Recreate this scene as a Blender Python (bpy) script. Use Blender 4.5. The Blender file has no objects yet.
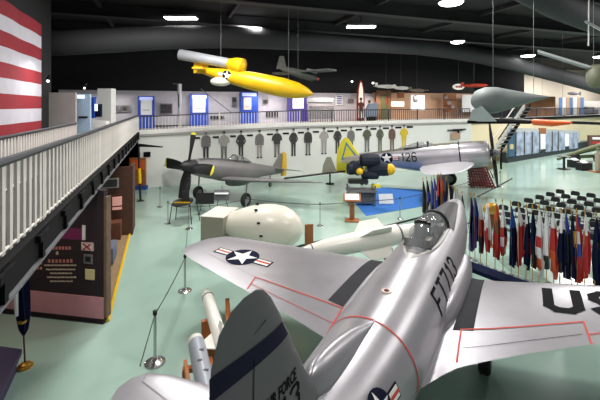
import bpy, bmesh, math, random
from mathutils import Vector, Matrix
random.seed(7)
SC = bpy.context.scene
COL = SC.collection
PI = math.pi
# ------------------------------------------------------------------ camera, world, exposure
F = 380.0; HZ = 106.0; EYE = 5.1
cd = bpy.data.cameras.new('camera'); cam = bpy.data.objects.new('camera', cd); COL.objects.link(cam)
cam.location = (0, 0, EYE); cam.rotation_euler = (PI/2, 0, 0)
cd.sensor_width = 36; cd.lens = F/600*36; cd.shift_y = -(200-HZ)/600
cd.clip_start = .05; cd.clip_end = 300
SC.camera = cam
SC.view_settings.view_transform = 'Standard'; SC.view_settings.look = 'None'
SC.view_settings.gamma = 1; SC.view_settings.use_curve_mapping = False
SC.view_settings.exposure = -0.08
w = bpy.data.worlds.new('world'); SC.world = w; w.use_nodes = True
bg = w.node_tree.nodes['Background']; bg.inputs[0].default_value = (.86, .90, .93, 1); bg.inputs[1].default_value = .24
def area(name, loc, sx, sy, power, color=(1, .97, .93), rot=(0, 0, 0)):
    l = bpy.data.lights.new(name, 'AREA'); l.shape = 'RECTANGLE'; l.size = sx; l.size_y = sy; l.energy = power; l.color = color
    o = bpy.data.objects.new(name, l); o.location = loc; o.rotation_euler = rot; COL.objects.link(o); return o
for (x, y, pw) in ((-3, 6, 470), (6, 5, 500), (-4, 15, 800), (5, 14, 760), (15, 13, 760), (-3, 22, 760), (7, 23, 820), (17, 25, 1000), (24, 33, 1500), (34, 38, 1700), (33, 47, 1500), (42, 50, 1200)):
    area('hall_and_fill_light', (x, y, 9.6), 1.6, 1.6, pw)  # unseen area lights for the ceiling lamps; far right ones added to brighten walls
# ------------------------------------------------------------------ pixel helpers
def P(x, y, D): return Vector(((x-300)*D/F, D, EYE-(y-HZ)*D/F))
def G(x, y, z=0.): D = (EYE-z)*F/(y-HZ); return Vector(((x-300)*D/F, D, z))
# ------------------------------------------------------------------ materials
MATS = {}
def mat(name, col, rough=.5, metal=0., var=.06, scale=3., emit=0., spec=.5, alpha=1., trans=0., bump=0., coat=0.):
    if name in MATS: return MATS[name]
    m = bpy.data.materials.new(name); m.use_nodes = True; nt = m.node_tree; b = nt.nodes['Principled BSDF']
    c = [((v/255.)/12.92 if v/255. <= .04045 else ((v/255.+.055)/1.055)**2.4) for v in col]
    tc = nt.nodes.new('ShaderNodeTexCoord'); n = nt.nodes.new('ShaderNodeTexNoise'); n.inputs['Scale'].default_value = scale; n.inputs['Detail'].default_value = 5
    nt.links.new(tc.outputs['Object'], n.inputs['Vector'])
    r = nt.nodes.new('ShaderNodeValToRGB'); r.color_ramp.elements[0].position = .3; r.color_ramp.elements[1].position = .7
    r.color_ramp.elements[0].color = (*[v*(1-var) for v in c], 1); r.color_ramp.elements[1].color = (*[min(1, v*(1+var)) for v in c], 1)
    nt.links.new(n.outputs['Fac'], r.inputs['Fac']); nt.links.new(r.outputs['Color'], b.inputs['Base Color'])
    b.inputs['Roughness'].default_value = rough; b.inputs['Metallic'].default_value = metal; b.inputs['Specular IOR Level'].default_value = spec
    if emit: nt.links.new(r.outputs['Color'], b.inputs['Emission Color']); b.inputs['Emission Strength'].default_value = emit
    if trans: b.inputs['Transmission Weight'].default_value = trans
    if alpha < 1: b.inputs['Alpha'].default_value = alpha
    if coat: b.inputs['Coat Weight'].default_value = coat
    if bump:
        bp = nt.nodes.new('ShaderNodeBump'); bp.inputs['Strength'].default_value = bump; nt.links.new(n.outputs['Fac'], bp.inputs['Height']); nt.links.new(bp.outputs['Normal'], b.inputs['Normal'])
    MATS[name] = m; return m
FLOOR = mat('floor_paint', (160, 188, 176), .2, 0, .05, .35, coat=.2)
CEIL = mat('ceiling_dark', (38, 36, 38), .9, 0, .25, .6)
BLACKW = mat('black_wall', (22, 22, 26), .85, 0, .15)
DUCT = mat('duct_grey', (46, 47, 51), .75, .0, .1, .5)
WHITEW = mat('white_wall', (222, 224, 220), .6, 0, .03, .5)
PALEW = mat('pale_wall', (196, 192, 198), .7)
BEIGEW = mat('beige_wall', (226, 214, 180), .7, 0, .03, .4)
TANW = mat('tan_wall', (196, 160, 132), .7)
GREYW = mat('grey_wall', (168, 162, 160), .7)
BLUEP = mat('blue_panel', (34, 74, 178), .5)
VIOLP = mat('violet_panel', (86, 74, 160), .5)
PAPER = mat('paper_white', (236, 238, 240), .6)
STEEL = mat('black_steel', (15, 15, 18), .7, .0, spec=.15)
STEELG = mat('grey_steel_edge', (110, 112, 116), .5, .3)
RAILW = mat('rail_white', (226, 222, 216), .45)
RAILG = mat('rail_dark', (44, 48, 56), .5)
ALU = mat('aluminium', (162, 160, 166), .34, .55, .06, 2.2)
ALU2 = mat('aluminium_dull', (128, 128, 132), .5, .45, .06, 2)
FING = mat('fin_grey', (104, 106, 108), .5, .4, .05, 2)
P51G = mat('fighter_grey', (124, 122, 122), .45, .25, .06, 1.5)
P51D = mat('fighter_dark_top', (72, 72, 74), .55, .1)
WALKB = mat('walkway_black', (58, 58, 62), .9, spec=.1)
REDL = mat('red_line', (190, 62, 50), .6, 0, .1, 8)
INK = mat('ink_black', (16, 16, 20), .8, spec=.1)
NAVY = mat('navy_blue', (18, 22, 46), .8, spec=.1)
NAVYB = mat('navy_band', (20, 24, 50), .7, spec=.2)
WHITE = mat('white_gloss', (232, 230, 222), .28, 0, .02, 1.5, coat=.2)
WHITEM = mat('white_matt', (226, 226, 222), .6)
CREAM = mat('cream_bomb', (222, 218, 204), .3, 0, .03, 1.2)
KHAKI = mat('khaki_grey', (152, 148, 132), .5)
YELL = mat('yellow_paint', (222, 178, 14), .4, 0, .08, 2)
YELB = mat('yellow_bright', (238, 226, 60), .45, 0, .05, 3)
BLUEL = mat('light_blue_line', (70, 140, 180), .5)
GLASS = mat('canopy_glass', (140, 145, 146), .06, 0, .02, trans=0, alpha=.45)
GLASSD = mat('canopy_tint', (60, 62, 66), .08, 0, .02, alpha=.6)
CHROME = mat('chrome', (190, 190, 190), .2, .9)
BLACK = mat('black_plastic', (26, 26, 30), .5)
BLACKR = mat('black_rubber', (22, 22, 24), .7)
WOOD = mat('brown_wood', (150, 92, 52), .55, 0, .15, 6)
WOODD = mat('dark_wood', (78, 48, 34), .6, 0, .15, 6)
WOODF = mat('plank_floor', (142, 118, 88), .6, 0, .12, 4)
ORW = mat('orange_wood', (182, 104, 50), .55, 0, .15, 6)
ORANGE = mat('orange_paint', (226, 98, 44), .45)
REDO = mat('red_orange', (204, 66, 44), .5)
PINK = mat('pink_wall', (196, 138, 150), .7)
PURP = mat('purple_band', (116, 34, 88), .6)
DARKP = mat('dark_panel', (40, 26, 34), .7)
MUTE = mat('cream_lettering', (196, 176, 160), .6)
CARPB = mat('blue_carpet', (48, 110, 188), .9, 0, .08, 20)
GOLD = mat('gold_metal', (196, 148, 62), .35, .6)
FRED = mat('flag_red', (176, 40, 40), .8); FWHT = mat('flag_white', (224, 222, 226), .8); FNAV = mat('flag_navy', (20, 27, 54), .9, spec=.1)
FBLU = mat('flag_blue', (40, 76, 160), .8); FYEL = mat('flag_gold', (206, 160, 60), .8); FPUR = mat('flag_purple', (60, 40, 110), .8)
FGRN = mat('flag_green', (34, 50, 44), .8); FORA = mat('flag_orange', (200, 86, 46), .8); FBLK = mat('flag_black', (30, 28, 34), .8); FBRN = mat('flag_brown', (120, 76, 44), .8)
SKIN = mat('skin_tone', (176, 150, 132), .7)
PR1 = mat('print_dark_grey', (58, 56, 58), .8, 0, .25, 9); PR2 = mat('print_mid_grey', (112, 110, 110), .8, 0, .25, 9); PR3 = mat('print_light_grey', (160, 156, 154), .8, 0, .2, 9)
PR4 = mat('print_brown', (104, 78, 70), .8, 0, .2, 9); PR5 = mat('print_yellow', (204, 178, 40), .8, 0, .15, 9); PR6 = mat('print_green', (82, 88, 70), .8, 0, .2, 9)
LAMP = mat('lamp_glow', (255, 252, 244), .5, emit=14.)
LAMPS = mat('lamp_small_glow', (255, 246, 230), .5, emit=5.)
BULGE = mat('navy_pod', (26, 32, 48), .6, .0, spec=.3)
GREENO = mat('olive_green', (80, 86, 52), .7, 0, .2, 3)
# ------------------------------------------------------------------ mesh builder
class MB:
    def __init__(s, M=None): s.bm = bmesh.new(); s.mats = []; s.M = M or Matrix()
    def _mi(s, m):
        if m is None: return 0
        if m not in s.mats: s.mats.append(m)
        return s.mats.index(m)
    def face(s, vs, mi):
        try: f = s.bm.faces.new(vs); f.material_index = mi; return f
        except ValueError: return None
    def V(s, p): return s.bm.verts.new(s.M @ Vector(p))
    def box(s, c, d, R=None, m=None, bev=0):
        mi = s._mi(m); c = Vector(c); R = R or Matrix.Identity(3)
        vs = [s.V(c + R @ Vector((sx*d[0]/2, sy*d[1]/2, sz*d[2]/2))) for sx in (-1, 1) for sy in (-1, 1) for sz in (-1, 1)]
        fs = [s.face([vs[i] for i in q], mi) for q in ((0,1,3,2),(4,6,7,5),(0,4,5,1),(2,3,7,6),(0,2,6,4),(1,5,7,3))]
        if bev:
            es = list({e for f in fs for e in f.edges}); r = bmesh.ops.bevel(s.bm, geom=es, offset=bev, segments=2, affect='EDGES', profile=.7)
            for f in r['faces']: f.material_index = mi
        return s
    def loft(s, rings, m=None, cap=True, closed=True):
        mi = s._mi(m); R = [[s.V(p) for p in r] for r in rings]; n = len(R[0])
        for a, b in zip(R, R[1:]):
            for i in range(n if closed else n-1):
                j = (i+1) % n; s.face([a[i], a[j], b[j], b[i]], mi)
        if cap:
            s.face(list(reversed(R[0])), mi); s.face(R[-1], mi)
        return s
    def tube(s, pts, r, m=None, n=8, cap=True):
        pts = [Vector(p) for p in pts]; rs = r if isinstance(r, (list, tuple)) else [r]*len(pts); rings = []
        up = None
        for i, p in enumerate(pts):
            t = (pts[min(i+1, len(pts)-1)]-pts[max(i-1, 0)]).normalized()
            if up is None: up = Vector((0, 0, 1)) if abs(t.z) < .9 else Vector((1, 0, 0))
            a = t.cross(up).normalized(); b = a.cross(t).normalized(); up = b
            rings.append([p + (a*math.cos(2*PI*k/n)+b*math.sin(2*PI*k/n))*rs[i] for k in range(n)])
        return s.loft(rings, m, cap)
    def lathe(s, prof, o=(0, 0, 0), axis=(0, 0, 1), m=None, n=20, sx=1., sy=1.):
        o = Vector(o); ax = Vector(axis).normalized(); up = Vector((0, 0, 1)) if abs(ax.z) < .9 else Vector((1, 0, 0))
        a = ax.cross(up).normalized(); b = a.cross(ax).normalized()
        return s.loft([[o+ax*h+(a*math.cos(2*PI*k/n)*sx+b*math.sin(2*PI*k/n)*sy)*max(r, .0008) for k in range(n)] for h, r in prof], m)
    def prism(s, poly, fn0, fn1, m=None):
        """poly 2D; fn0/fn1 map (u,v) to the two faces"""
        mi = s._mi(m); A = [s.V(fn0(*p)) for p in poly]; B = [s.V(fn1(*p)) for p in poly]; n = len(poly)
        s.face(A, mi); s.face(list(reversed(B)), mi)
        for i in range(n): s.face([A[i], B[i], B[(i+1) % n], A[(i+1) % n]], mi)
        return s
    def ball(s, c, r, m=None, sc=(1, 1, 1), n=14, h=9):
        c = Vector(c); return s.loft([[c+Vector((math.cos(2*PI*k/n)*math.sin(t)*r*sc[0], math.sin(2*PI*k/n)*math.sin(t)*r*sc[1], -math.cos(t)*r*sc[2])) for k in range(n)] for t in [max(.03, min(PI-.03, PI*i/h)) for i in range(h+1)]], m)
    def build(s, name, m=None, parent=None, smooth=True, ang=40):
        bmesh.ops.recalc_face_normals(s.bm, faces=s.bm.faces[:])
        me = bpy.data.meshes.new(name); s.bm.to_mesh(me); s.bm.free()
        for q in (s.mats or [m]): me.materials.append(q)
        if smooth:
            for p in me.polygons: p.use_smooth = True
            try: me.set_sharp_from_angle(angle=math.radians(ang))
            except Exception: pass
        o = bpy.data.objects.new(name, me); COL.objects.link(o)
        if parent: o.parent = parent
        return o
def tag(o, label=None, cat=None, group=None, kind=None):
    if label: o['label'] = label
    if cat: o['category'] = cat
    if group: o['group'] = group
    if kind: o['kind'] = kind
    return o
def thing(name, label, cat, loc=(0, 0, 0), rz=0, group=None):
    o = bpy.data.objects.new(name, None); o.empty_display_size = .2; COL.objects.link(o); o.location = loc; o.rotation_euler = (0, 0, rz)
    return tag(o, label, cat, group)
def struct(name, mb, m=None, smooth=False): return tag(mb.build(name, m, None, smooth), kind='structure')
def dup(root, loc, rz, label, group=None, name=None):
    r = root.copy(); COL.objects.link(r); r.location = loc; r.rotation_euler = (0, 0, rz); r['label'] = label
    if group: r['group'] = group
    for ch in list(root.children):
        c = ch.copy(); COL.objects.link(c); c.parent = r
        for g in list(ch.children): d = g.copy(); COL.objects.link(d); d.parent = c
    return r
def Rz(a): return Matrix.Rotation(a, 3, 'Z')
# ------------------------------------------------------------------ flat markings laid on a surface
def decal(name, polys, fn, m, parent, ml=.12):
    bm = bmesh.new()
    for poly in polys:
        vs = [bm.verts.new((p[0], p[1], 0)) for p in poly]
        try: bm.faces.new(vs)
        except ValueError: pass
    bmesh.ops.triangulate(bm, faces=bm.faces[:])
    for _ in range(5):
        es = [e for e in bm.edges if e.calc_length() > ml]
        if not es: break
        bmesh.ops.subdivide_edges(bm, edges=es, cuts=1); bmesh.ops.triangulate(bm, faces=bm.faces[:])
    for v in bm.verts: v.co = Vector(fn(v.co.x, v.co.y))
    me = bpy.data.meshes.new(name); bm.to_mesh(me); bm.free(); me.materials.append(m)
    o = bpy.data.objects.new(name, me); COL.objects.link(o)
    if parent: o.parent = parent
    return o
STK = {'U': [[(0,1.4),(0,.22),(.22,0),(.62,0),(.84,.22),(.84,1.4)]], 'S': [[(.84,1.1),(.62,1.4),(.22,1.4),(0,1.2),(0,.92),(.2,.72),(.64,.68),(.84,.5),(.84,.2),(.62,0),(.2,0),(0,.28)]],
 'F': [[(0,0),(0,1.4),(.84,1.4)],[(0,.72),(.6,.72)]], 'T': [[(0,1.4),(.84,1.4)],[(.42,1.4),(.42,0)]], '7': [[(0,1.4),(.84,1.4),(.3,0)]], '1': [[(.15,1.15),(.42,1.4),(.42,0)]],
 '3': [[(0,1.2),(.2,1.4),(.64,1.4),(.84,1.2),(.84,.9),(.6,.72),(.84,.52),(.84,.2),(.62,0),(.2,0),(0,.22)]], '2': [[(0,1.1),(.2,1.4),(.64,1.4),(.84,1.2),(.84,.9),(0,0),(.86,0)]],
 '6': [[(.8,1.2),(.6,1.4),(.2,1.4),(0,1.2),(0,.2),(.2,0),(.64,0),(.84,.2),(.84,.55),(.64,.74),(0,.74)]], 'A': [[(0,0),(.42,1.4),(.84,0)],[(.18,.45),(.66,.45)]], 'J': [[(.6,1.4),(.6,.2),(.4,0),(.2,0),(0,.2)]]}
def strokes(txt, h, wd=.22, gap=.42):
    """block capitals as quads; h = letter height"""
    out = []; x0 = 0; k = h/1.4
    for ch in txt:
        for pl in STK.get(ch, []):
            for (a, b) in zip(pl, pl[1:]):
                a = Vector(a); b = Vector(b); d = (b-a).normalized(); n = Vector((-d.y, d.x))*wd/2; e = d*wd*.32
                out.append([((x0+q.x)*k, q.y*k) for q in (a-e-n, b+e-n, b+e+n, a-e+n)])
        x0 += (.5 if ch == '1' else .84)+gap
    return out
def font_polys(txt, size, bold=.0):
    c = bpy.data.curves.new('t', 'FONT'); c.body = txt; c.size = size; c.offset = bold; c.resolution_u = 2
    o = bpy.data.objects.new('t', c); COL.objects.link(o); dg = bpy.context.evaluated_depsgraph_get(); dg.update()
    me = bpy.data.meshes.new_from_object(o.evaluated_get(dg)); polys = [[tuple(me.vertices[i].co[:2]) for i in p.vertices] for p in me.polygons]
    bpy.data.objects.remove(o); bpy.data.curves.remove(c); bpy.data.meshes.remove(me); return polys
def star(cx, cy, r, rot=PI/2): return [(cx+math.cos(rot+PI*k/5)*(r if k % 2 == 0 else r*.4), cy+math.sin(rot+PI*k/5)*(r if k % 2 == 0 else r*.4)) for k in range(10)]
def disc(cx, cy, r, n=24): return [(cx+r*math.cos(2*PI*k/n), cy+r*math.sin(2*PI*k/n)) for k in range(n)]
def insignia(parent, fn, r, rot, off, red=True):
    """US star and bars; fn(u,v,off)"""
    c, s = math.cos(rot), math.sin(rot)
    def q(pl): return [(x*c-y*s, x*s+y*c) for x, y in pl]
    def rect(x0, x1, y0, y1): return [(x0, y0), (x1, y0), (x1, y1), (x0, y1)]
    ins = decal('insignia', [q(rect(-2*r, -.8*r, -.34*r, .34*r)), q(rect(.8*r, 2*r, -.34*r, .34*r)), q(disc(0, 0, r))], lambda u, v: fn(u, v, off), NAVY, parent)
    decal('insignia_star', [q([(0, 0), a, b]) for a, b in zip(star(0, 0, r*.93), star(0, 0, r*.93)[1:]+star(0, 0, r*.93)[:1])], lambda u, v: fn(u, v, off*2), WHITEM, ins)
    for sg in (-1, 1):
        x0, x1 = sorted((sg*.98*r, sg*1.9*r)); decal('insignia_bar', [q(rect(x0, x1, -.25*r, .25*r))], lambda u, v: fn(u, v, off*2), WHITEM, ins)
        if red: decal('insignia_stripe', [q(rect(x0, x1, -.08*r, .08*r))], lambda u, v: fn(u, v, off*3), REDL, ins)
# ------------------------------------------------------------------ aircraft parts
def fuse_rings(secs, n=28, pw=2.):
    out = []
    for (y, cx, cz, rx, rz) in secs:
        ring = []
        for k in range(n):
            a = 2*PI*k/n; c, s = math.cos(a), math.sin(a)
            ring.append((cx+rx*math.copysign(abs(c)**(2/pw), c), y, cz+rz*math.copysign(abs(s)**(2/pw), s)))
        out.append(ring)
    return out
def smooth_secs(secs, k=4):
    """catmull-rom densify"""
    out = []
    for i in range(len(secs)-1):
        p0, p1, p2, p3 = secs[max(i-1, 0)], secs[i], secs[i+1], secs[min(i+2, len(secs)-1)]
        for j in range(k):
            t = j/k; out.append(tuple(.5*((2*b)+(-a+c)*t+(2*a-5*b+4*c-d)*t*t+(-a+3*b-3*c+d)*t**3) for a, b, c, d in zip(p0, p1, p2, p3)))
    out.append(secs[-1]); return out
def naca(c): return 5*(.2969*math.sqrt(max(c, 0))-.126*c-.3516*c*c+.2843*c**3-.1036*c**4)
CH = [0, .01, .03, .07, .13, .2, .3, .42, .55, .7, .85, 1.]
def wing_loft(mb, secs, m=None, vert=False):
    """secs: (span, le, te, z, thickness_abs); span is x (or z when vert), le/te along y"""
    rings = []
    for (s, le, te, z, t) in secs:
        up = [(le+(te-le)*c, naca(c)*t) for c in CH]; lo = [(le+(te-le)*c, -naca(c)*t*.7) for c in reversed(CH[1:-1])]
        rings.append([((z+h, y, s) if vert else (s, y, z+h)) for y, h in up+lo])
    return mb.loft(rings, m)
def interp(tab, x):
    if x <= tab[0][0]: return tab[0][1:]
    for a, b in zip(tab, tab[1:]):
        if x <= b[0]:
            t = (x-a[0])/(b[0]-a[0]); return tuple(p+(q-p)*t for p, q in zip(a[1:], b[1:]))
    return tab[-1][1:]
def wing_surf(secs, x, y, off):
    le, te, z, t = interp(secs, x); c = min(1, max(0, (y-le)/(te-le))); return (x, y, z+naca(c)*t+off)
def fuse_surf(secs, y, ang, off):
    cx, cz, rx, rz = interp(secs, y); return (cx+(rx+off)*math.cos(ang), y, cz+(rz+off)*math.sin(ang))
def prop(parent, hub, ax, R, nb, a0, m=BLACK, width=.30, tip=YELB, spin=None):
    """hub point, nb blades; ax is a Matrix 3x3 whose Y is the shaft"""
    p = MB(); 
    if spin:
        p.lathe(spin[0], hub, ax @ Vector((0, 1, 0)), None, 20)
        pr = p.build('spinner', spin[1], parent)
    else:
        p.lathe([(-.05, .16), (.15, .18), (.32, .12), (.38, .02)], hub, ax @ Vector((0, 1, 0)), None, 16); pr = p.build('propeller_hub', STEELG, parent)
    for k in range(nb):
        a = a0+2*PI*k/nb; rad = Vector((math.cos(a), 0, math.sin(a))); tg = Vector((-math.sin(a), 0, math.cos(a)))
        for nm, r0, r1, mm in (('blade', .1, .93, m), ('blade_tip', .93, 1., tip)):
            rings = []
            for i in range(9 if nm == 'blade' else 4):
                t = r0+(r1-r0)*i/(8 if nm == 'blade' else 3); wdt = width*(.38+.62*math.sin(min(1, t*1.7)*PI/2))*(1 if t < .9 else math.sqrt(max(.1, 1-((t-.9)/.11)**2))); tw = .75-.55*t
                d = tg*math.cos(tw)+Vector((0, 1, 0))*math.sin(tw); nrm = Vector((0, 1, 0))*math.cos(tw)-tg*math.sin(tw); th = .05*(1.1-t)+.012; c = rad*(t*R)
                rings.append([Vector(hub)+ax @ (c+d*wdt/2*q+nrm*th*e) for q, e in ((-1, 0), (-.4, 1), (.4, 1), (1, 0), (.4, -1), (-.4, -1))])
            b = MB(); b.loft(rings); bo = b.build(nm, mm, parent if nm == 'blade' else bl)
            if nm == 'blade': bl = bo
    return pr
def wheel(parent, c, r, wd, axis=(1, 0, 0), leg_to=None, legm=ALU2):
    c = Vector(c); b = MB(); b.lathe([(-wd/2, r*.55), (-wd/2, r*.88), (-wd*.3, r), (wd*.3, r), (wd/2, r*.88), (wd/2, r*.55)], c, axis, None, 22); t = b.build('wheel', BLACKR, parent)
    h = MB(); h.lathe([(-wd/2-.01, r*.5), (wd/2+.01, r*.5)], c, axis, None, 16); h.build('wheel_hub', ALU2, t)
    if leg_to:
        l = MB(); l.tube([leg_to, c+Vector((0, 0, r*.1))], .045, None, 10); l.build('gear_leg', legm, parent)
# ================================================================== SETTING
u = Vector((-.3325, .943, 0)).normalized(); v = Vector((u.y, -u.x, 0)); CN = Vector((-10.06, 23.6, 0))   # hall axis, across axis, inner gallery corner
RB = Matrix((v, u, Vector((0, 0, 1)))).transposed()   # local (v,u,z) -> world
def B(a, b, z=0): return CN+v*a+u*b+Vector((0, 0, z))
def a_at(px, b): k = (px-300)/F; c = CN+u*b; return (k*c.y-c.x)/(v.x-k*v.y)
def zb(px, py, b): D = (CN+u*b+v*a_at(px, b)).y; return EYE-(py-HZ)*D/F
def hbox(mb, x0, x1, y0, y1, b, th, m=None, grow=0):
    """box lying along the gallery direction, front face at depth b, seen between these image columns/rows"""
    a0, a1 = a_at(x0, b), a_at(x1, b); xm = (x0+x1)/2; z1, z0 = zb(xm, y0, b), zb(xm, y1, b)
    return mb.box(B((a0+a1)/2, b+th/2, (z0+z1)/2), (a1-a0+grow, th, z1-z0), RB, m)
m = MB(); m.box((12, 24, -.1), (90, 64, .2)); fl = struct('floor', m, FLOOR)
m = MB(); m.box((12, 24, 10.4), (90, 64, .2)); struct('ceiling', m, CEIL)
def zf(a): return interp([(-30, 3.5), (0, 3.5), (5, 3.70), (10.7, 3.85), (26.2, 3.96), (60, 3.96)], a)[0]
# gallery floors
m = MB()
for a0, a1 in ((0, 5), (5, 10.7), (10.7, 26.2)):
    for (a, b2) in ((a0, a1),):
        q = [B(a, 0, zf(a)), B(b2, 0, zf(b2)), B(b2, 9, zf(b2)), B(a, 9, zf(a))]
        m.loft([[x-Vector((0, 0, .3)) for x in q], q])
struct('floor_gallery', m, GREYW)
m = MB()
q = [B(0, -22.5), B(0, 9), B(-12, 9), B(-12, -22.5)]
m.loft([[x+Vector((0, 0, 3.22)) for x in q], [x+Vector((0, 0, 3.5)) for x in q]])
struct('floor_walkway', m, mat('walkway_floor', (92, 88, 84), .7))
# white wall under the back gallery
m = MB()
for a0, a1 in ((0, 5), (5, 10.7), (10.7, 26.2)):
    q = [B(a0, .12), B(a1, .12), B(a1, .4), B(a0, .4)]; m.loft([q, [x+Vector((0, 0, zf(a1 if i in (1, 2) else a0)-.02)) for i, x in enumerate(q)]])
struct('wall_back', m, WHITEW)
m = MB()
for a0, a1 in ((0, 5), (5, 10.7), (10.7, 26.2)):
    q = [B(a0, -.02), B(a1, -.02), B(a1, .12), B(a0, .12)]; m.loft([[x+Vector((0, 0, zf(a1 if i in (1, 2) else a0)-.18)) for i, x in enumerate(q)], [x+Vector((0, 0, zf(a1 if i in (1, 2) else a0)+.04)) for i, x in enumerate(q)]])
struct('trim_1', m, WHITEM)
m = MB(); m.box(B(12, 9.3, 5.2), (62, .3, 10.4), RB); struct('wall_rear', m, BLACKW)
m = MB(); m.box(B(11.5, 4.35, 8.3), (38, .3, 4.2), RB); struct('wall_soffit', m, BLACKW)
# poster wall behind the gallery: pale on the left, tan on the right
at = a_at(374, 4)
m = MB(); q0, q1 = -5.2, at; m.box(B((q0+q1)/2, 4.15, 4.95), (q1-q0, .3, 2.5), RB); struct('wall_gallery', m, PALEW)
m = MB(); q0, q1 = at, a_at(480, 4); m.box(B((q0+q1)/2, 4.15, 5.1), (q1-q0, .3, 2.4), RB); struct('wall_gallery_tan', m, TANW)
# left walls
lw = -6.95
m = MB(); m.box(B(-12.2, -7, 5.2), (.3, 34, 10.4), RB); struct('wall_left', m, BLACKW)
# flag wall position
FA = P(42, 100, 14.); fa = (FA-CN).dot(v); fb = (FA-CN).dot(u)
m = MB(); m.box(B(fa-.35, fb-5, 6.95), (.3, 14, 6.9), RB); struct('wall_flag', m, BLACKW)
# right hall walls
WA = Vector((13.9, 32.4, 0)); WB = Vector((46.5, 55.8, 0))
def wallseg(mb, a, b, z0, z1, th=.3, m=None):
    d = (b-a); n = Vector((-d.y, d.x, 0)).normalized()*th
    q = [a, b, b+n, a+n]; return mb.loft([[x+Vector((0, 0, z0)) for x in q], [x+Vector((0, 0, z1)) for x in q]], m)
m = MB(); wallseg(m, WA, WB, 0, 3.7); struct('wall_right_lower', m, BEIGEW)
WC = P(503, 100, 50); WC.z = 0; WD = P(660, 100, 62); WD.z = 0
m = MB(); wallseg(m, WC, WD, 3.7, 10.3); struct('wall_right_upper', m, mat('beige_upper', (204, 194, 178), .7, 0, .06, .2))
m = MB(); wallseg(m, P(465, 100, 46)*1, P(510, 100, 50)*1, 3.7-P(0, 100, 46).z, 5.2, .3); struct('wall_right_dark', m, BLACKW)
# right gallery slab
sa = WA+Vector((.1, -.15, 0)); sb = WB+Vector((0, -.2, 0))
m = MB(); d = Vector((-3, 14, 0)); q = [sa, sb, sb+d, sa+d]; m.loft([[x+Vector((0, 0, 3.62)) for x in q], [x+Vector((0, 0, 3.9)) for x in q]]); struct('floor_right_gallery', m, STEEL)
# ------------------------------------------------------------------ ceiling beams and ducts
m = MB(); pts = [P(40, 45, 16.5), P(85, 42, 17), P(200, 37, 20), P(300, 40, 23.5), P(450, 50, 31), P(560, 76, 40), P(640, 100, 50)]
pts = [Vector(p) for p in smooth_secs([tuple(p) for p in pts])]
m.tube(pts, [.50+.30*i/len(pts) for i in range(len(pts))], None, 18)
tag(m.build('air_duct', DUCT), 'long dark round air duct curving across the ceiling above the yellow flying bomb', 'air duct')
m = MB(); m.tube([P(440, -60, 11), P(560, 6, 15), P(640, 38, 18)], .55, None, 16); tag(m.build('air_duct', DUCT), 'dark grey air duct running to the upper right corner above the drone', 'air duct')
for k, b in enumerate((-14, -9, -4, 1)):
    m = MB(); m.box(B(12, b, 9.95), (50, .25, .55), RB); m.box(B(12, b, 9.66), (50, .5, .05), RB); tag(m.build('beam', mat('beam_dark', (46, 44, 48), .7, 0, .15, 1), None, False), kind='structure').name = 'trim_%d' % (k+2)
for k in range(7):
    a = -8+k*6.5; m = MB(); m.box(B(a, -6, 10.16), (.16, 34, .2), RB); tag(m.build('trim_%d' % (k+6), mat('joist', (58, 54, 56), .8), None, False), kind='structure')
def ceil_lamp(px, py, label, rect=False, r=.45):
    z = 9.62; D = (z-EYE)*F/(HZ-py); c = Vector(((px-300)*D/F, D, z))
    t = thing('ceiling_lamp', label, 'lamp', c, 0, 'high ceiling lamps')
    if rect:
        b = MB(); b.box((0, 0, .12), (1.7, .6, .12)); b.build('lamp_housing', STEELG, t); b = MB(); b.box((0, 0, .04), (1.6, .5, .05)); b.build('lamp_diffuser', LAMP, t)
    else:
        b = MB(); b.lathe([(0, r), (.1, r*.98), (.3, r*.5), (.4, .12)], (0, 0, .03), (0, 0, 1), None, 24); b.build('lamp_housing', STEELG, t)
        b = MB(); b.lathe([(-.1, r*.45), (-.05, r*.8), (.02, r*.93)], (0, 0, 0), (0, 0, 1), None, 24); b.build('lamp_diffuser', LAMP, t)
    b = MB(); b.tube([(0, 0, .2), (0, 0, .75)], .02); b.build('lamp_rod', STEEL, t)
ceil_lamp(181, 19, 'wide glowing ceiling lamp above the yellow flying bomb', True)
ceil_lamp(361, 27.5, 'dim thin rectangular ceiling lamp above the back gallery centre', True)
ceil_lamp(451, 3, 'largest glowing round ceiling lamp near the top edge', r=.55)
ceil_lamp(457.5, 42, 'round ceiling lamp just under the dark duct, left of the drone wing', r=.5)
ceil_lamp(528, 56, 'round ceiling lamp beside the tip of the hanging drone wing', r=.62)
ceil_lamp(599, 57, 'round ceiling lamp at the far right edge', r=.5)
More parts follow.
